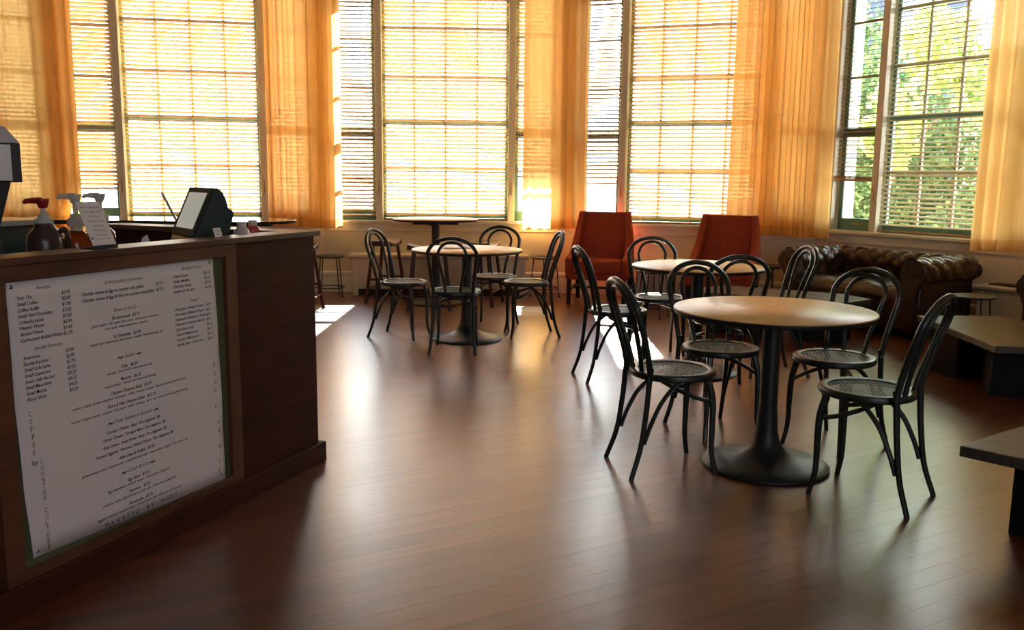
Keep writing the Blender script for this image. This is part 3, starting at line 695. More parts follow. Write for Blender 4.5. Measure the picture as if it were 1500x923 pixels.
# ---------------- low metal stools ----------------
def make_mstool():
    t = thing('metal_stool', (0, 0, 0), 0, '', 'stool')
    MB().lathe([(.150, .428), (.162, .431), (.165, .438), (.163, .445), (.150, .449), (.135, .444), (.0, .442)][:-1]+[(.02, .442)], 40).build('seat', M['metal'], t)
    for k in range(4):
        a = PI/4+k*PI/2+.15; ca, sa = math.cos(a), math.sin(a)
        MB().tube([(.125*ca, .125*sa, .432), (.162*ca, .162*sa, .006)], .0058, 7).build('leg', M['metal'], t)
        MB().lathe([(.012, 0), (.013, .008), (.007, .014)], 10, .163*ca, .163*sa).build('foot', M['edge'], t)
    rr = .1535
    MB().tube([(rr*math.cos(2*PI*i/36), rr*math.sin(2*PI*i/36), .10) for i in range(36)], .0058, 6, closed=True).build('foot_ring', M['metal'], t)
    return t
ms = make_mstool(); used = False
for x, y, a, lab in ((-2.01, 9.74, .2, 'low round green metal stool between the counter corner and the white bench'), (.36, 9.86, .5, 'low round metal stool between the white bench and the left red armchair'),
                     (1.45, 9.38, .1, 'low round metal stool touching the right side of the left red armchair'), (1.36, 8.50, .9, 'low round metal stool behind the middle round table'),
                     (2.68, 9.12, .3, 'low round metal stool beside the left arm of the leather sofa'), (3.60, 6.88, .6, 'low round metal stool beside the right arm of the leather sofa')):
    dup(ms, used, (x, y, 0), a, lab, 'low round metal stools'); used = True

# ---------------- cream benches (radiator covers) ----------------
def bench(k, t0, t1, lab, dep=.27, hh=.455):
    A, B, a = FAC[k]; L_ = t1-t0
    t = thing('window_bench', FL(k, (t0+t1)/2, 0), -a, lab, 'bench', 'cream benches under the windows')
    MB().prism([(-dep-.04, hh-.028), (-dep-.042, hh-.008), (-dep-.036, hh), (-.004, hh), (-.004, hh-.05), (-dep-.005, hh-.05), (-dep-.02, hh-.036)], -L_/2-.04, L_/2+.04, Matrix(((0, 0, 1, 0), (1, 0, 0, 0), (0, 1, 0, 0), (0, 0, 0, 1)))).build('bench_top', M['trim'], t, True, sharp=25)
    mb = MB().box(-L_/2, L_/2, -dep, -.01, .0, hh-.05); mb.build('carcass', M['trim'], t, False, bevel=.003)
    n = max(1, round(L_/1.05)); 
    for i in range(n):
        x0 = -L_/2+.05+(L_-.1)*i/n+.01; x1 = -L_/2+.05+(L_-.1)*(i+1)/n-.01
        MB().box(x0, x1, -dep-.012, -dep+.001, .10, hh-.075).build('front_panel', M['trim'], t, False, bevel=.004)
    for s in (-1, 1): MB().box(s*(L_/2-.025)-.025, s*(L_/2-.025)+.025, -dep-.018, -dep+.001, 0, hh-.05).build('end_post', M['trim'], t, False, bevel=.003)
    MB().box(-L_/2+.06, L_/2-.06, -dep-.003, -dep+.001, .0, .07).build('toe_shade_strip', M['dark'], t, False)  # flat dark strip on the front, paints in the shade of a recess
    return t
bench('B', -1.02, .90, 'long cream bench with panelled front under the bar table window')
bench('C', -.50, .50, 'cream bench under the window between and behind the red armchairs', dep=.25)
bench('D', .56, 1.34, 'cream bench along the wall right of the leather sofa', dep=.27)
bk = MB().box(-.12, .12, -.08, .08, 0, .012).build('booklet', M['walnut'], None, False, bevel=.002); bk.location = FL('D', .72, -.13, .456); bk.rotation_euler[2] = -aD; tag(bk, 'thin dark booklet lying on the cream bench beside the sofa', 'booklet')

# ---------------- red armchairs ----------------
def make_armchair():
    t = thing('red_armchair', (0, 0, 0), 0, '', 'armchair')
    # local +y is the front
    prof = [(.33, .275), (.345, .30), (.345, .465), (.33, .492), (.26, .505), (.15, .525), (.05, .575), (-.04, .655), (-.11, .76), (-.16, .87), (-.185, .955), (-.20, .962), (-.285, .962), (-.295, .95), (-.265, .60), (-.25, .275)]
    M3 = Matrix(((0, 0, 1, 0), (1, 0, 0, 0), (0, 1, 0, 0), (0, 0, 0, 1)))
    for s in (-1, 1):
        mb = MB()
        vs = []; n = len(prof)
        for xo in (0, 1):
            for y, z in prof:
                inn = .262-.045*max(0, (z-.5)/.46); x = inn if xo == 0 else inn+.058+.012*math.sin(max(0, min(1, (z-.275)/.7))*PI)
                vs.append((s*x, y, z))
        fs = [tuple(range(n)), tuple(range(2*n-1, n-1, -1))]+[(i, n+i, n+(i+1) % n, (i+1) % n) for i in range(n)]
        if s < 0: fs = [q[::-1] for q in fs]
        mb.add(vs, fs).build('side_wing', M['red'], t, True, bevel=.014, sharp=50)
    # back cushion
    vs = []; K = 8; Z_ = 10
    for layer in (0, 1):
        for j in range(Z_+1):
            z = .45+.508*j/Z_
            for i in range(K+1):
                u = 2*i/K-1; w_ = .262-.045*max(0, (z-.5)/.46); y = -.105-.115*(j/Z_)+.022*(1-u*u)*(1-(2*j/Z_-1)**4) if layer == 0 else -.25-.03*(j/Z_)
                vs.append((u*(w_+.004), y, z))
    o = (K+1)*(Z_+1); fs = []
    for j in range(Z_):
        for i in range(K): a = j*(K+1)+i; fs.append((a+1, a, a+K+1, a+K+2)); fs.append((o+a, o+a+1, o+a+K+2, o+a+K+1))
    for i in range(K): a = Z_*(K+1)+i; fs.append((a+1, a, o+a, o+a+1)); fs.append((i, i+1, o+i+1, o+i))
    for j in range(Z_): a = j*(K+1); fs.append((a, o+a, o+a+K+1, a+K+1)); b = a+K; fs.append((b, b+K+1, o+b+K+1, o+b))
    MB().add(vs, fs).build('back_cushion', M['red'], t, True, bevel=.008, sharp=50)
    MB().box(-.262, .262, -.20, .355, .33, .475).build('seat_cushion', M['red'], t, True, bevel=.03)
    MB().box(-.30, .30, -.245, .335, .27, .345).build('seat_base', M['red'], t, True, bevel=.012)
    for s in (-1, 1):
        for y, dy in ((.30, .0), (-.22, -.05)):
            a = Vector((s*.285, y, .275)); b = Vector((s*.288, y+dy, 0)); r = .023
            vs = [a+Vector((dx*r, dz*r, 0)) for dx, dz in ((-1, -1), (1, -1), (1, 1), (-1, 1))]+[b+Vector((dx*r*.8, dz*r*.8, 0)) for dx, dz in ((-1, -1), (1, -1), (1, 1), (-1, 1))]
            MB().add(vs, [(3, 2, 1, 0), (4, 5, 6, 7)]+[(i, (i+1) % 4, 4+(i+1) % 4, 4+i) for i in range(4)]).build('leg', M['darkleg'], t, False, bevel=.002)
        MB().box(s*.286-.010, s*.286+.010, -.24, .30, .145, .175).build('side_stretcher', M['darkleg'], t, False)
    MB().box(-.286, .286, .02, .045, .148, .172).build('cross_stretcher', M['darkleg'], t, False)
    return t
ac = make_armchair()
def face(dx, dy): return math.atan2(dy, dx)-PI/2
dup(ac, False, (.945, 9.48, 0), face(-.24, -.97), 'rust red winged armchair on the left, its seat in full view', 'rust red armchairs by the window')
dup(ac, True, (2.13, 8.93, 0), face(-.40, -.92), 'rust red winged armchair on the right, its seat hidden behind the middle round table', 'rust red armchairs by the window')

# ---------------- chesterfield sofas ----------------
def tuft(u, v, pu=.165, pv=.190):
    a = u/pu+v/pv; b = u/pu-v/pv
    return (abs(math.sin(PI*a/1))**.45)*(abs(math.sin(PI*b/1))**.45)
def roll_profile(n=34):      # (depth, z): depth 0 = inner face, negative = outwards. arc-length list
    P = [(0, .36), (-.004, .42), (-.006, .48), (-.002, .52)]
    cx, cz, r = -.108, .565, .115
    for i in range(17):
        a = math.radians(-22+i*(232/16)); P.append((cx+r*math.cos(a), cz+r*math.sin(a)))
    return P
def resample(P, n):
    L = [0]
    for i in range(1, len(P)): L.append(L[-1]+math.hypot(P[i][0]-P[i-1][0], P[i][1]-P[i-1][1]))
    out = []
    for k in range(n+1):
        s = L[-1]*k/n
        for i in range(1, len(P)):
            if L[i] >= s-1e-9:
                u = (s-L[i-1])/(L[i]-L[i-1]); x = P[i-1][0]+(P[i][0]-P[i-1][0])*u; z = P[i-1][1]+(P[i][1]-P[i-1][1])*u
                dx, dz = P[i][0]-P[i-1][0], P[i][1]-P[i-1][1]; l = math.hypot(dx, dz); out.append((x, z, dz/l, -dx/l, s)); break
    return out
def make_sofa(LEN, DEP, name, lab, cat):
    # local x along the length, local -y the front, back at +y
    t = thing(name, (0, 0, 0), 0, lab, cat)
    PR = resample(roll_profile(), 44); h = LEN/2
    def strip(length, f3, n):   # f3(u, depth, z) -> point
        rows = []; btn = []
        for k in range(n+1):
            u = -length/2+length*k/n; r_ = []
            for x, z, nx, nz, s in PR:
                amt = .027*(tuft(u, s)-.4)
                r_.append(f3(u, x+nx*amt, z+nz*amt))
            rows.append(r_)
        pu, pv = .165, .190
        for i in range(-20, 21):
            for j in range(0, 10):
                # a,b integers: u/pu+v/pv = m, u/pu-v/pv = n
                v = j*pv/2
                u = (i+(j % 2)*.5)*pu if False else (i*pu+(pu/2 if j % 2 else 0))
                if abs(u) < length/2-.03 and .05 < v < PR[-1][4]-.05:
                    q = min(PR, key=lambda e: abs(e[4]-v)); btn.append(f3(u, q[0]-q[2]*.004, q[1]-q[3]*.004))
        return rows, btn
    btn_me = MB().lathe([(.002, -.006), (.008, -.004), (.010, 0), (.008, .004), (.002, .006)], 8).mesh('button', M['leather'])
    def btns(par, pts):
        for p in pts:
            o = bpy.data.objects.new('button', btn_me); C.objects.link(o); o.parent = par; o.location = p
    wy = DEP/2
    # back (inner face at y = wy-.25)
    rows, bt = strip(LEN-.30, lambda u, d, z: (u, wy-.23-d, z), 90)
    back = MB().grid(rows).build('backrest', M['leather'], t, True, sharp=0); btns(back, bt)
    MB().box(-h+.10, h-.10, wy-.215, wy-.07, .08, .50).build('back_shell', M['leather'], t, True, bevel=.02)
    for s in (-1, 1):
        rows, bt = strip(DEP-.06, lambda u, d, z: (s*(h-.23-d), u-.03, z) , 60)
        if s > 0: rows = [r_[::-1] for r_ in rows]
        arm = MB().grid(rows).build('arm', M['leather'], t, True, sharp=0); btns(arm, bt)
        # arm shell and rounded scroll front
        MB().box(s*h-s*.215 if s > 0 else -h+.06, s*h-.06 if s > 0 else -h+.215, -wy+.03, wy-.07, .08, .50).build('arm_shell', M['leather'], t, True, bevel=.02)
        cx, cz, r = h-.23+.108, .565, .118
        poly = [(cx+r*math.cos(a), cz+r*math.sin(a)) for a in [math.radians(200-i*(400-60)/24) for i in range(25)]]
        poly = [(x, z) for x, z in arc(cx, cz, r, math.radians(-35), math.radians(215), 24)]+[(h-.225, .44), (h-.225, .07), (h-.075, .07), (h-.07, .42)]
        if s < 0: poly = [(-x, z) for x, z in poly][::-1]
        MB().prism(poly, -.02, .03, Matrix(((1, 0, 0, 0), (0, 0, -1, -wy+.03), (0, 1, 0, 0), (0, 0, 0, 1)))).build('arm_front', M['leather'], t, True, bevel=.012, sharp=50)
        # scroll piping and nails
        sp = [(s*(cx+(r-.028-.0028*i)*math.cos(.33*i-1.2)), -wy-.002, cz+(r-.028-.0028*i)*math.sin(.33*i-1.2)) for i in range(26)]
        MB().tube(sp, .005, 6).build('scroll_piping', M['leather'], t)
        # back corner fillets of the roll
        MB().lathe([(.02, -.10), (.085, -.07), (.112, -.02), (.118, .03), (.118, .10)], 24, M=Matrix.Translation((s*cx, wy-.11, cz)) @ Matrix.Rotation(PI/2, 4, 'X')).build('corner_roll', M['leather'], t)
    # seat
    sx, sy0, sy1 = h-.215, -wy+.015, wy-.20
    rows = []
    for j in range(31):
        y = sy0+(sy1-sy0)*j/30; r_ = []
        for i in range(71):
            x = -sx+2*sx*i/70; e = min(1, (1-abs(x)/sx)*9)**.5; e2 = min(1, (j/30)*6)**.5
            z = .385+.045*e*e2+.020*(tuft(x, y, .24, .26)-.5)*e*e2
            r_.append((x, y, z))
        rows.append(r_)
    rows = [[(x, sy0+.012, .30) for x, y, z in rows[0]], [(x, sy0-.012, .335) for x, y, z in rows[0]]]+rows
    MB().grid(rows).build('seat_cushion', M['leather'], t, True, sharp=0)
    MB().box(-h+.2, h-.2, -wy+.03, wy-.1, .07, .37).build('seat_base', M['leather'], t, True, bevel=.02)
    for x in (-h+.15, h-.15):
        for y in (-wy+.07, wy-.15): MB().lathe([(.020, 0), (.034, .02), (.036, .05), (.026, .072)], 16, x, y).build('bun_foot', M['darkleg'], t)
    return t
so = make_sofa(1.56, .84, 'leather_sofa', 'dark brown tufted leather sofa with rolled arms under the right window', 'sofa')
so.location = FL('D', -.02, -.55); so.location = (3.33, 8.11, 0); so.rotation_euler[2] = -aD
so2 = make_sofa(1.0, .84, 'leather_armchair', 'dark brown rolled arm leather armchair cut off at the right edge', 'armchair')
so2.rotation_euler[2] = math.radians(-80); so2.location = (4.24, 6.13, 0)

# ---------------- low slab tables ----------------
def slab_table(name, poly, top, th, legs, lab):
    cx = sum(p[0] for p in poly)/len(poly); cy = sum(p[1] for p in poly)/len(poly)
    t = thing(name, (cx, cy, 0), 0, lab, 'coffee table', 'low slab coffee tables')
    MB().prism([(x-cx, y-cy) for x, y in poly], top-th, top).build('slab_top', M['slab'], t, False, bevel=.005)
    for (x, y, lx, ly, a) in legs:
        o = MB().box(-lx/2, lx/2, -ly/2, ly/2, 0, top-th-.0005).build('block_leg', M['block'], t, False, bevel=.004); o.location = (x-cx, y-cy, 0); o.rotation_euler[2] = a
    return t
slab_table('coffee_table', [(2.89, 5.22), (3.45, 5.15), (3.70, 5.5), (3.72, 6.00), (3.55, 6.44), (2.956, 6.42)], .355, .045, [(3.26, 5.62, .56, .36, 1.2), (3.23, 6.1, .5, .3, .2)], 'angular slab coffee table right of the nearest chairs, in front of the sofa stool')
slab_table('coffee_table', [(1.684, 3.221), (1.835, 3.061), (2.25, 2.62), (2.95, 3.05), (2.60, 3.62), (2.097, 3.523)], .345, .042, [(2.22, 3.13, .60, .30, -.73)], 'dark slab coffee table cut off at the right edge in the foreground')
slab_table('coffee_table', [(1.66, 7.62), (2.66, 7.05), (2.973, 7.30), (2.86, 7.62), (1.98, 8.15), (1.70, 7.98)], .355, .045, [(2.05, 7.72, .5, .30, -.5), (2.60, 7.36, .42, .32, -.5)], 'long slab coffee table in front of the leather sofa, behind the nearest round table')

# ---------------- service counter ----------------
CA = Vector((-1.4874, 2.5199, 0)); CB = Vector((-.8953, 4.0019, 0)); cd = (CB-CA).normalized(); cang = math.atan2(cd.y, cd.x); CL = (CB-CA).length
ct = thing('service_counter', CA, cang, 'dark walnut service counter with a framed menu on its front and raised ledge', 'counter')
def CW(u, y, z): return CA+cd*u+Vector((-cd.y, cd.x, 0))*y+Vector((0, 0, z))
ZL = 1.052
MB().box(1.046, CL, 0, .09, .0, ZL).build('front_panel', M['walnut'], ct, False, bevel=.002)
MB().box(-1.0, 1.046, .028, .09, .0, ZL).build('carcass', M['walnut'], ct, False)
MB().box(CL-.08, CL-.001, .09, 1.12, 0, ZL-.001).build('return_panel', M['walnut'], ct, False)
MB().box(CL-.10, CL+.012, 1.08, 1.14, 0, ZL-.001).build('end_post', M['walnut'], ct, False, bevel=.003)
# ledge: two mitred boards
MB().prism([(-1.0, -.022), (CL+.022, -.022), (CL-.115, .115), (-1.0, .115)], ZL, 1.075).build('ledge_board', M['ledge'], ct, False, bevel=.0025)
MB().prism([(CL+.022, -.022), (CL+.022, 1.15), (CL-.115, 1.15), (CL-.115, .115)], ZL, 1.075).build('ledge_board', M['ledge'], ct, False, bevel=.0025)
# picture frame of four rails, mitred look through overlaps
u0, u1, z0, z1 = -.004, 1.046, .062, ZL-.001; wd = .058; wr = .046
F = Matrix(((1, 0, 0, 0), (0, 0, 1, 0), (0, 1, 0, 0), (0, 0, 0, 1)))
iu0, iu1, iz0, iz1 = .030, .984, .122, 1.006
for pl in ([(u0-.03, z1), (iu0, iz1), (iu1, iz1), (u1, z1)], [(u0-.03, z0), (u1, z0), (iu1, iz0), (iu0, iz0)], [(u0-.03, z0), (iu0, iz0), (iu0, iz1), (u0-.03, z1)], [(u1, z0), (u1, z1), (iu1, iz1), (iu1, iz0)]):
    MB().prism(pl, -.014, .030, F).build('frame_rail', M['frame'], ct, False, bevel=.0015)
MB().box(iu0-.01, iu1+.01, .0045, .028, iz0-.01, iz1+.01).build('backing_board', M['olive'], ct, False)
# kickboard
MB().prism([(CL, 0), (CL, -.026), (CL+.026, -.026), (CL+.026, 1.12), (CL, 1.12)][::-1], 0, .092).build('kickboard', M['walnut'], ct, False, bevel=.004)
MB().box(-1.0, CL+.0259, -.026, .0, 0, .092).build('kickboard', M['walnut'], ct, False, bevel=.004)
# worktop and cabinets behind
MB().box(-1.0, CL-.081, .091, .72, .87, .905).build('worktop', M['dark'], ct, False, bevel=.004)
MB().box(-1.0, CL-.35, .40, .70, .0, .87).build('under_cabinet', M['dark'], ct, False)

# menu poster
po = thing('menu_poster', CW(0, 0, 0), cang, 'white printed cafe menu pinned inside the wooden frame of the counter', 'poster')
rows = []; tl, tr, bl, br = (.0445, 1.001), (.926, 1.004), (.0665, .147), (.947, .118)
NU, NV = 24, 16
for j in range(NV+1):
    v = j/NV; r_ = []
    for i in range(NU+1):
        u = i/NU; a = Vector(tl).lerp(Vector(tr), u); b = Vector(bl).lerp(Vector(br), u); p = b.lerp(a, v)
        wob = .004*abs(math.sin(v*9+1))*(max(0, 1-u*28)+max(0, (u-.97)*30)) ; du = -.010*math.sin(v*PI)*max(0, 1-u*5)+.007*math.sin(v*PI)*max(0, (u-.8)*5)
        r_.append((p.x+du, .0030-wob, p.y))
    rows.append(r_)
sheet = MB().grid(rows).build('sheet', M['paper'], po, True, sharp=0)
sm = sheet.modifiers.new('thick', 'SOLIDIFY'); sm.thickness = .0006; sm.offset = 1
for u, z in ((.060, .988), (.908, .990), (.085, .165), (.925, .150)):
    MB().lathe([(.006, 0), (.0065, .002), (.004, .0045), (.001, .005)], 14, M=Matrix.Translation((u, .0018, z)) @ Matrix.Rotation(PI/2, 4, 'X')).build('pin', M['pin'], po)
def flat_text(items, name, material, parent, y=.0012):
    vs = []; fs = []; dg = None; made = []
    for s, xa, xb, z, size, shear, sq in items:
        cu = bpy.data.curves.new('t', 'FONT'); cu.body = s; cu.size = size; cu.shear = shear; cu.resolution_u = 2; cu.offset = size*sq
        o = bpy.data.objects.new('t', cu); C.objects.link(o); made.append((o, xa, xb, z))
    bpy.context.view_layer.update(); dg = bpy.context.evaluated_depsgraph_get()
    for o, xa, xb, z in made:
        me = bpy.data.meshes.new_from_object(o.evaluated_get(dg)); n = len(vs)
        if len(me.vertices):
            x0 = min(v.co.x for v in me.vertices); x1 = max(v.co.x for v in me.vertices); k = (xb-xa)/(x1-x0) if xb is not None else 1
            vs += [(xa+(v.co.x-x0)*k, y, z+v.co.y) for v in me.vertices]; fs += [tuple(i+n for i in p.vertices) for p in me.polygons]
        cu = o.data; bpy.data.objects.remove(o); bpy.data.curves.remove(cu); bpy.data.meshes.remove(me)
    mb = MB(); mb.v = vs; mb.f = fs; me = bpy.data.meshes.new(name); me.from_pydata(vs, [], fs); me.materials.append(material)
    o = bpy.data.objects.new(name, me); link(o, parent); o['kind'] = 'stuff'; return o
ST = {'h': (.0165, .30, -.002), 'i': (.0150, .28, .012), 'p': (.0150, .06, .012), 's': (.0118, .28, .006), 'v': (.0230, 0, -.002), 'j': (.0135, .28, .010), 'q': (.0135, .05, .010)}
def style(k): return ST[k]
flat_text([(s, a, b, z, *style(k)) for s, a, b, z, k in TEXT if k in 'ipsjq'], 'menu_text', M['ink'], po)
flat_text([(s.replace('~', ' '), a+(.03 if '~' in s else 0), b-(.03 if '~' in s else 0), z+.002, *style(k)) for s, a, b, z, k in TEXT if k in 'h'], 'menu_heading', M['greyink'], po)
flat_text([(s, a, b, z, *style(k)) for s, a, b, z, k in TEXT if k in 'v'], 'spaced_capitals', M['ink'], po)
orn = MB()
for s, a, b, z, k in TEXT:
    if '~' in s:
        for cx, sg in ((a+.012, 1), (b-.012, -1)):
            pts = [(cx-sg*.013, .0008, z+.001), (cx-sg*.007, .0008, z+.009), (cx, .0008, z+.003), (cx+sg*.006, .0008, z+.007), (cx+sg*.014, .0008, z+.006)]
            orn.tube(smooth_path(pts, 4), [.0008+.0012*math.sin(PI*i/16) for i in range(17)], 5)
orn.build('flourish', M['ink'], po)

# ---------------- things on the counter ----------------
WT = .905
def pump_bottle(name, x, y, body, neck, z1, r, zs, zn, ztop, liquid, capm, headm, ang, lab, jug=False):
    t = thing(name, (x, y, WT), ang, lab, 'bottle')
    Z_ = lambda z: z-WT
    if jug:
        MB().lathe([(r*.93, 0), (r, .012), (r, Z_(zs)-.045), (r*.93, Z_(zs)-.02), (r*.66, Z_(zs)), (.032, Z_(zn)-.012), (.030, Z_(zn))], 32).build('body', body, t)
        MB().tube(smooth_path([(r*.75, 0, Z_(zs)-.012), (r*.98, 0, Z_(zs)+.0), (r*1.18, 0, Z_(zs)-.02), (r*1.2, 0, Z_(zs)-.07), (r*1.0, 0, Z_(zs)-.10)], 5), .009, 8).build('handle', body, t)
    else:
        MB().lathe([(r*.9, .003), (r*.965, .012), (r*.965, Z_(zs)-.035), (r*.8, Z_(zs)-.012), (r*.75, Z_(zs)-.008)], 32).build('syrup', liquid, t)
        mb = MB().lathe([(r*.93, 0), (r, .012), (r, Z_(zs)-.035), (r*.92, Z_(zs)-.012), (r*.55, Z_(zs)+.006), (.020, Z_(zs)+.022), (.018, Z_(zn))], 32); mb.build('body', M['clear'], t)
        MB().lathe([(.021, Z_(zs)+.02), (.021, Z_(zn)-.008)], 20).build('neck_label', M['cord'], t)
    MB().lathe([(.028, Z_(zn)-.014), (.031, Z_(zn)-.008), (.029, Z_(zn)+.010), (.019, Z_(zn)+.016), (.017, Z_(zn)+.028), (.010, Z_(zn)+.030)], 20).build('collar', capm, t)
    MB().tube([(0, 0, Z_(zn)+.02), (0, 0, Z_(ztop)-.018)], .0085, 12).build('pump_stem', capm, t)
    MB().lathe([(.013, Z_(ztop)-.032), (.018, Z_(ztop)-.018), (.022, Z_(ztop)-.004), (.021, Z_(ztop))], 20).tube([(0, 0, Z_(ztop)-.008), (-.03, 0, Z_(ztop)-.007), (-.052, 0, Z_(ztop)-.009), (-.058, 0, Z_(ztop)-.016)], [.012, .010, .008, .006], 8).build('pump_head', headm, t)
    return t
pump_bottle('syrup_jug', -1.602, 3.045, M['jug'], None, 0, .060, 1.128, 1.150, 1.232, None, M['white'], M['redplastic'], .35, 'dark pump jug with a dark red pump head, first on the left of the counter', True)
pump_bottle('syrup_bottle', -1.552, 3.168, None, None, 0, .064, 1.097, 1.147, 1.245, M['amber'], M['white'], M['white'], .25, 'clear bottle of amber syrup with white pump left of the notice card')
pump_bottle('syrup_bottle', -1.569, 3.394, None, None, 0, .052, 1.110, 1.150, 1.243, M['amber'], M['white'], M['white'], .25, 'amber syrup bottle mostly hidden behind the notice card, only its white pump showing')
# allergy notice leaning on the ledge
nt_ = thing('notice_card', CW(.385, .012, 1.075), cang, 'white notice card leaning back on the counter ledge beside the syrup bottles', 'sign')
TM = Matrix.Rotation(math.radians(-26), 4, 'X')
MB().box(0, .094, 0, .0022, 0.006, .168, TM).build('card', M['paper'], nt_, False)
MB().prism([(0, 0), (.012, 0), (.062, .0), (.062, .003), (.010, .008), (.002, .012)], -.002, .096, Matrix(((0, 0, 1, 0), (1, 0, 0, 0), (0, 1, 0, 0), (0, 0, 0, 1)))).build('holder_foot', M['bezel'], nt_, True)
CT = ['Before placing your', 'order, please notify', 'your server if', 'someone in your', 'party has a', 'food allergy.', 'Thank you!']
WD = [.078, .076, .052, .068, .044, .046, .044]
nto = flat_text([(s, .050-WD[i]/2, .050+WD[i]/2, .145-.0165*i, .0098, 0, 0) for i, s in enumerate(CT)], 'notice_text', M['greyink'], nt_, -.0008)
nto.data.transform(TM)
l2 = MB().box(.020, .085, -.0008, -.0003, .0345, .0352, TM).box(.004, .009, -.0008, -.0003, .034, .043, TM); l2.build('printed_line', M['greyink'], nt_, False)
# stack of cup lids behind the card
for i in range(3):
    o = MB().lathe([(.030, 0), (.040, .004), (.041, .010), (.036, .018), (.034, .019)], 24).build('cup_lid', M['white'], None); o.location = (-1.45+.003*i, 3.14, WT+.10+.0195*i)
    tag(o, '%s white cup lid of the short stack behind the notice card' % ('lowest', 'middle', 'topmost')[i], 'lid', 'white cup lids stacked behind the notice card')
o = MB().lathe([(.032, 0), (.034, .01), (.040, .098), (.041, .10)], 24).build('paper_cup', M['white'], None); o.location = (-1.45, 3.14, WT); tag(o, 'white paper cup under the short stack of lids behind the notice card', 'cup')
# touch screen terminal
wv = Vector((.6, -.8, 0)); ang = math.atan2(wv.y, wv.x)
mo = thing('touch_terminal', (-1.397, 3.765, WT), ang, 'dark green-grey touch screen sales terminal tilted back on the counter', 'terminal')
zz = 1.06-WT
MX = Matrix(((0, 0, 1, 0), (1, 0, 0, 0), (0, 1, 0, 0), (0, 0, 0, 1)))
body = MB().prism([(-.020, zz-.045), (.09, zz-.055), (.150, zz+.02), (.172, zz+.100), (.166, zz+.112), (.150, zz+.118), (.140, zz+.160), (.125, zz+.190), (.108, zz+.202), (.092, zz+.203), (.0, zz+.0)], -.150, .150, MX).build('housing', M['plastic'], mo, True, bevel=.006, sharp=30)
MB().prism([(.02, 0), (.16, 0), (.13, .035), (.10, zz-.03), (.03, zz-.03), (.03, .03)], -.10, .10, MX).build('stand', M['plastic'], mo, True, bevel=.004, sharp=30)
lean = math.atan2(.092, .203)
SMx = Matrix.Translation((0, 0, zz)) @ Matrix.Rotation(-lean, 4, 'X')
MB().box(-.150, .150, -.008, .001, 0, .222, SMx).build('bezel', M['bezel'], mo, False, bevel=.004)
MB().box(-.114, .114, -.0095, -.007, .034, .196, SMx).build('screen', M['screen'], mo, False)
MB().box(.151, .153, -.002, .002, .03, .06).build('card_slot', M['edge'], mo, False)
# laptop behind
lp = thing('laptop', (-1.75, 4.85, .905), math.radians(111), 'thin dark laptop standing open behind the terminal, seen edge-on', 'laptop')
MB().box(-.10, .10, -.24, 0, 0, .016).build('keyboard_base', M['plastic'], lp, False, bevel=.003)
MB().box(-.10, .10, -.005, .007, .012, .345, Matrix.Rotation(math.radians(-24), 4, 'X')).build('lid', M['muntin'], lp, False, bevel=.003)
sideT = thing('back_cabinet', (-1.93, 5.02, 0), math.radians(68), 'low dark cabinet behind the counter carrying the laptop', 'cabinet')
MB().box(-.45, .45, -.32, .30, 0, .86).build('body', M['dark'], sideT, False); MB().box(-.48, .48, -.34, .32, .86, .9045).build('top', M['dark'], sideT, False, bevel=.003)
for s in (-1, 1): MB().box(s*.225-.21, s*.225+.21, -.335, -.321, .06, .83).build('door', M['walnut'], sideT, False, bevel=.003)
# tag, juice bottles, folded paper
o = MB().box(-.024, .024, -.001, .001, 0, .036, Matrix.Rotation(-.3, 4, 'X')).build('price_tag', M['paper'], None, False); o.location = CW(1.05, .07, 1.0755); o.rotation_euler[2] = cang+.1
tag(o, 'small white price tag standing on the ledge right of the terminal', 'price tag')
for i in range(4): MB().box(-.017, .012-.004*(i % 2), -.0018, -.0012, .008+.006*i, .0095+.006*i, Matrix.Rotation(-.3, 4, 'X')).build('printed_line', M['greyink'], o, False)
for (x, y, liq, lab, h_) in ((-1.166, 3.83, M['milk'], 'small pale juice bottle with white cap right of the terminal, nearer one', 0), (-1.165, 3.99, M['pink'], 'small pink juice bottle with white cap behind the pale bottle', 1)):
    t = thing('juice_bottle', (x, y, WT), 0, lab, 'bottle', 'juice bottles on the counter')
    MB().lathe([(.026, 0), (.030, .006), (.031, .12), (.034, .145), (.034, .165), (.030, .180), (.020, .190), (.016, .194)], 24).build('bottle_body', liq, t)
    MB().lathe([(.019, .190), (.0195, .193), (.0195, .212), (.018, .214)], 20).build('cap', M['white'], t)
o = MB().prism([(0, 0), (.06, 0), (.085, .10), (.075, .13), (.055, .12), (.02, .03)], -.004, .004, Matrix(((1, 0, 0, 0), (0, 0, 1, 0), (0, 1, 0, 0), (0, 0, 0, 1)))).build('paper_bag', M['paper'], None, False, bevel=.002); o.location = (-1.60, 3.70, 1.045-.11); o.rotation_euler[2] = .2
tag(o, 'crumpled pale paper bag standing behind the counter, left of the terminal', 'paper bag'); o.location.z = WT; o.scale = (1, 1, 1.25)
# dark appliance at left behind the jug
ap = thing('undercounter_fridge', (-2.10, 3.66, 0), cang, 'black box appliance with bright steel top behind the dark pump jug', 'appliance')
MB().box(-.05, .22, -.02, .36, 0, 1.095).build('body', M['dark'], ap, False, bevel=.004); MB().box(-.055, .225, -.025, .365, 1.095, 1.122).build('top', M['steel'], ap, False, bevel=.004)
MB().box(-.04, .21, -.035, -.02, .1, 1.06).build('door', M['plastic'], ap, False, bevel=.003)
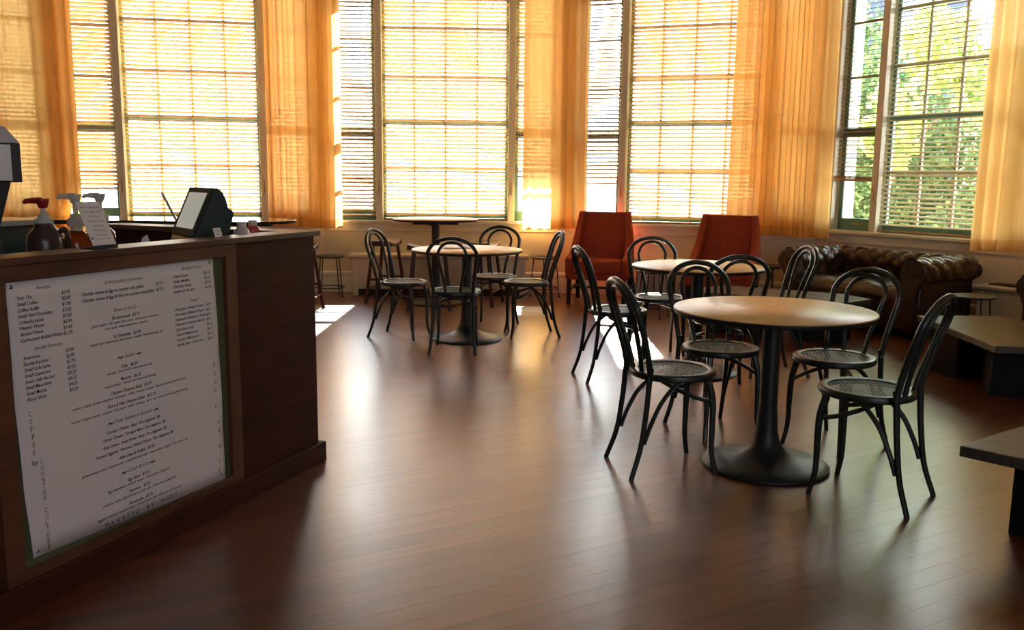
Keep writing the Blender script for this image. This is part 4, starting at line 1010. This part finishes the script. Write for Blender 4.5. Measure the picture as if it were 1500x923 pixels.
# drinks machine at the left edge
dm = thing('drinks_machine', (-1.755, 2.93, WT), math.radians(40), 'tall dark drinks machine with mirrored steel front at the left edge of the counter', 'coffee machine')
z = lambda q: q-WT
MB().box(-.16, .12, -.09, .16, z(1.287), z(1.413)).build('head', M['edge'], dm, False, bevel=.004)
MB().box(-.15, .09, -.094, -.088, z(1.293), z(1.408)).build('mirror_panel', M['steel'], dm, False)
vs = [(-.16, -.09), (.12, -.09), (.12, .16), (-.16, .16)]; vt = [(-.12, -.05), (.085, -.05), (.085, .12), (-.12, .12)]
MB().add([(x, y, z(1.413)) for x, y in vs]+[(x, y, z(1.468)) for x, y in vt], [(3, 2, 1, 0), (4, 5, 6, 7)]+[(i, (i+1) % 4, 4+(i+1) % 4, 4+i) for i in range(4)]).build('hood', M['hood'], dm, False, bevel=.003)
MB().add([(x*.55-.03, y*.8, z(1.10)) for x, y in vs]+[(x*.8-.01, y, z(1.288)) for x, y in vs], [(3, 2, 1, 0), (4, 5, 6, 7)]+[(i, (i+1) % 4, 4+(i+1) % 4, 4+i) for i in range(4)]).build('column', M['edge'], dm, False, bevel=.004)
MB().box(-.17, .05, -.10, .17, 0, z(1.10)).build('base', M['edge'], dm, False, bevel=.005)
MB().tube([(-.03, -.06, z(1.29)), (-.03, -.07, z(1.25))], .012, 10).build('spout', M['steel'], dm)

# ---------------- outside ----------------
g = MB().box(-60, 60, 10.9, 90, -.75, -.6).box(8, 60, -10, 10.9, -.75, -.6).build('terrace_ground', M['ground'], None, False); tag(g, 'pale sunlit ground outside the windows', 'ground', kind='structure')
bd = thing('far_building', (11.9, 30, -.6), -.3, 'shaded bluish grey building with white windows beyond the garden tree', 'building')
MB().box(-2.6, 2.6, 0, 5, 0, 11).build('wall', M['stucco'], bd, False)
for i in range(2):
    for j in range(3):
        fr = MB().box(-2.1+i*2.3, -.5+i*2.3, -.08, .02, 1.0+j*2.9, 2.8+j*2.9).build('window', M['column'], bd, False)
        MB().box(-1.95+i*2.3, -1.35+i*2.3, -.10, -.079, 1.12+j*2.9, 2.68+j*2.9).build('pane', M['bluewin'], fr, False); MB().box(-1.25+i*2.3, -.65+i*2.3, -.10, -.079, 1.12+j*2.9, 2.68+j*2.9).build('pane', M['bluewin'], fr, False)
cl = MB().lathe([(.12, -.6), (.12, -.45), (.065, -.42), (.06, 4.2), (.1, 4.3), (.1, 4.5)], 20).build('porch_column', M['column'], None); cl.location = (4.24, 11.35, 0); tag(cl, 'white outdoor column seen through the narrow blind left of the sofa window', 'column')
def foliage(mb, n, cx, cy, cz, rx, ry, rz, size, r, tones, shell=.6):
    for _ in range(n):
        while True:
            p = Vector((r.uniform(-1, 1), r.uniform(-1, 1), r.uniform(-1, 1)))
            if p.length <= 1 and r.random() < p.length**2+.15: break
        c = Vector((cx+p.x*rx, cy+p.y*ry, cz+p.z*rz)); a = Vector((r.gauss(0, 1), r.gauss(0, 1), r.gauss(0, 1))).normalized(); b = a.cross(Vector((r.gauss(0, 1), r.gauss(0, 1), r.gauss(0, 1)))).normalized()
        s = size*r.uniform(.6, 1.3); m = a.cross(b)*s*.12
        mb.add([c-a*s*.6, c+b*s*.36+m, c+a*s*.6, c-b*s*.36+m], [(0, 1, 2, 3)]); tones += [r.random()]*4
def tree(name, x, y, lab, blobs, n, size, m, trunk, cat='tree', seed=1):
    r = random.Random(seed); t = thing(name, (x, y, -.6), 0, lab, cat)
    if trunk:
        mb = MB().tube(smooth_path([(0, 0, 0), (.05, .05, 1.0), (-.05, .1, 2.0), (.1, .0, 3.2)], 4), [.16-.008*i for i in range(13)], 8)
        for k in range(6): a = k*1.05; mb.tube([(0, .05, 1.3+.25*k), (.6*math.cos(a), .6*math.sin(a), 2.1+.28*k), (1.2*math.cos(a), 1.2*math.sin(a), 2.8+.3*k)], [.06, .04, .015], 6)
        mb.build('trunk', M['bark'], t)
    mb = MB(); tones = []
    for b in blobs: foliage(mb, int(n*b[6]), *b[:6], size, r, tones)
    o = mb.build('foliage', m, t, False, kind='stuff'); set_tone(o.data, tones)
    return t
tree('garden_tree', 7.6, 13.6, 'dense green tree outside the sofa window, reaching past its top', [(0, 0, 2.3, 2.6, 1.6, 1.2, 1), (-1.3, -.3, 1.6, 1.6, 1.1, 1.2, .7), (1.6, .4, 1.5, 1.8, 1.2, 1.2, .7), (-2.3, -.8, 2.4, 1.0, .8, 1.4, .6), (-2.4, .9, 2.6, 1.5, .8, 2.2, 1.2)], 5600, .10, M['leaf'], True, seed=4)
tree('garden_shrub', 6.2, 11.4, 'round green shrub outside just beyond the sill of the sofa window', [(0, 0, 1.0, 1.0, .6, .95, 1), (1.2, -.6, 1.0, 1.0, .6, .9, .9), (-1.25, .9, 1.1, .62, .5, .95, .6)], 7000, .075, M['leaf'], False, 'shrub', 6)
tree('climbing_vine', 6.35, 9.9, 'yellow-green vine with large backlit leaves hanging outside the sofa window', [(-1.35, .9, 3.5, .45, .3, .5, .8), (-.8, .6, 3.0, .5, .3, .45, .8), (-.1, .2, 3.6, .6, .3, .4, .7), (-1.6, 1.5, 2.6, .35, .4, .6, .6), (-.2, .2, 2.9, .6, .3, .3, .5)], 420, .17, M['vine'], False, 'vine', 9)
vt_ = bpy.data.objects['climbing_vine']
MB().tube(smooth_path([(-1.7, 1.75, 0), (-1.6, 1.7, 1.6), (-1.1, 1.1, 2.8), (-.3, .2, 3.1), (.7, -.5, 3.5)], 6), .022, 6).build('stem', M['bark'], vt_)

# portals in the window openings
for k in 'ZABCD':
    A, B, a = FAC[k]; ld = bpy.data.lights.new('window_portal', 'AREA'); ld.shape = 'RECTANGLE'; ld.size = 2.4; ld.size_y = 2.6; ld.cycles.is_portal = True
    o = bpy.data.objects.new('window_portal', ld); C.objects.link(o); o.matrix_world = Matrix.Translation(FL(k, 0, .33, 2.1)) @ Matrix.Rotation(-a, 4, 'Z') @ Matrix.Rotation(-PI/2, 4, 'X')
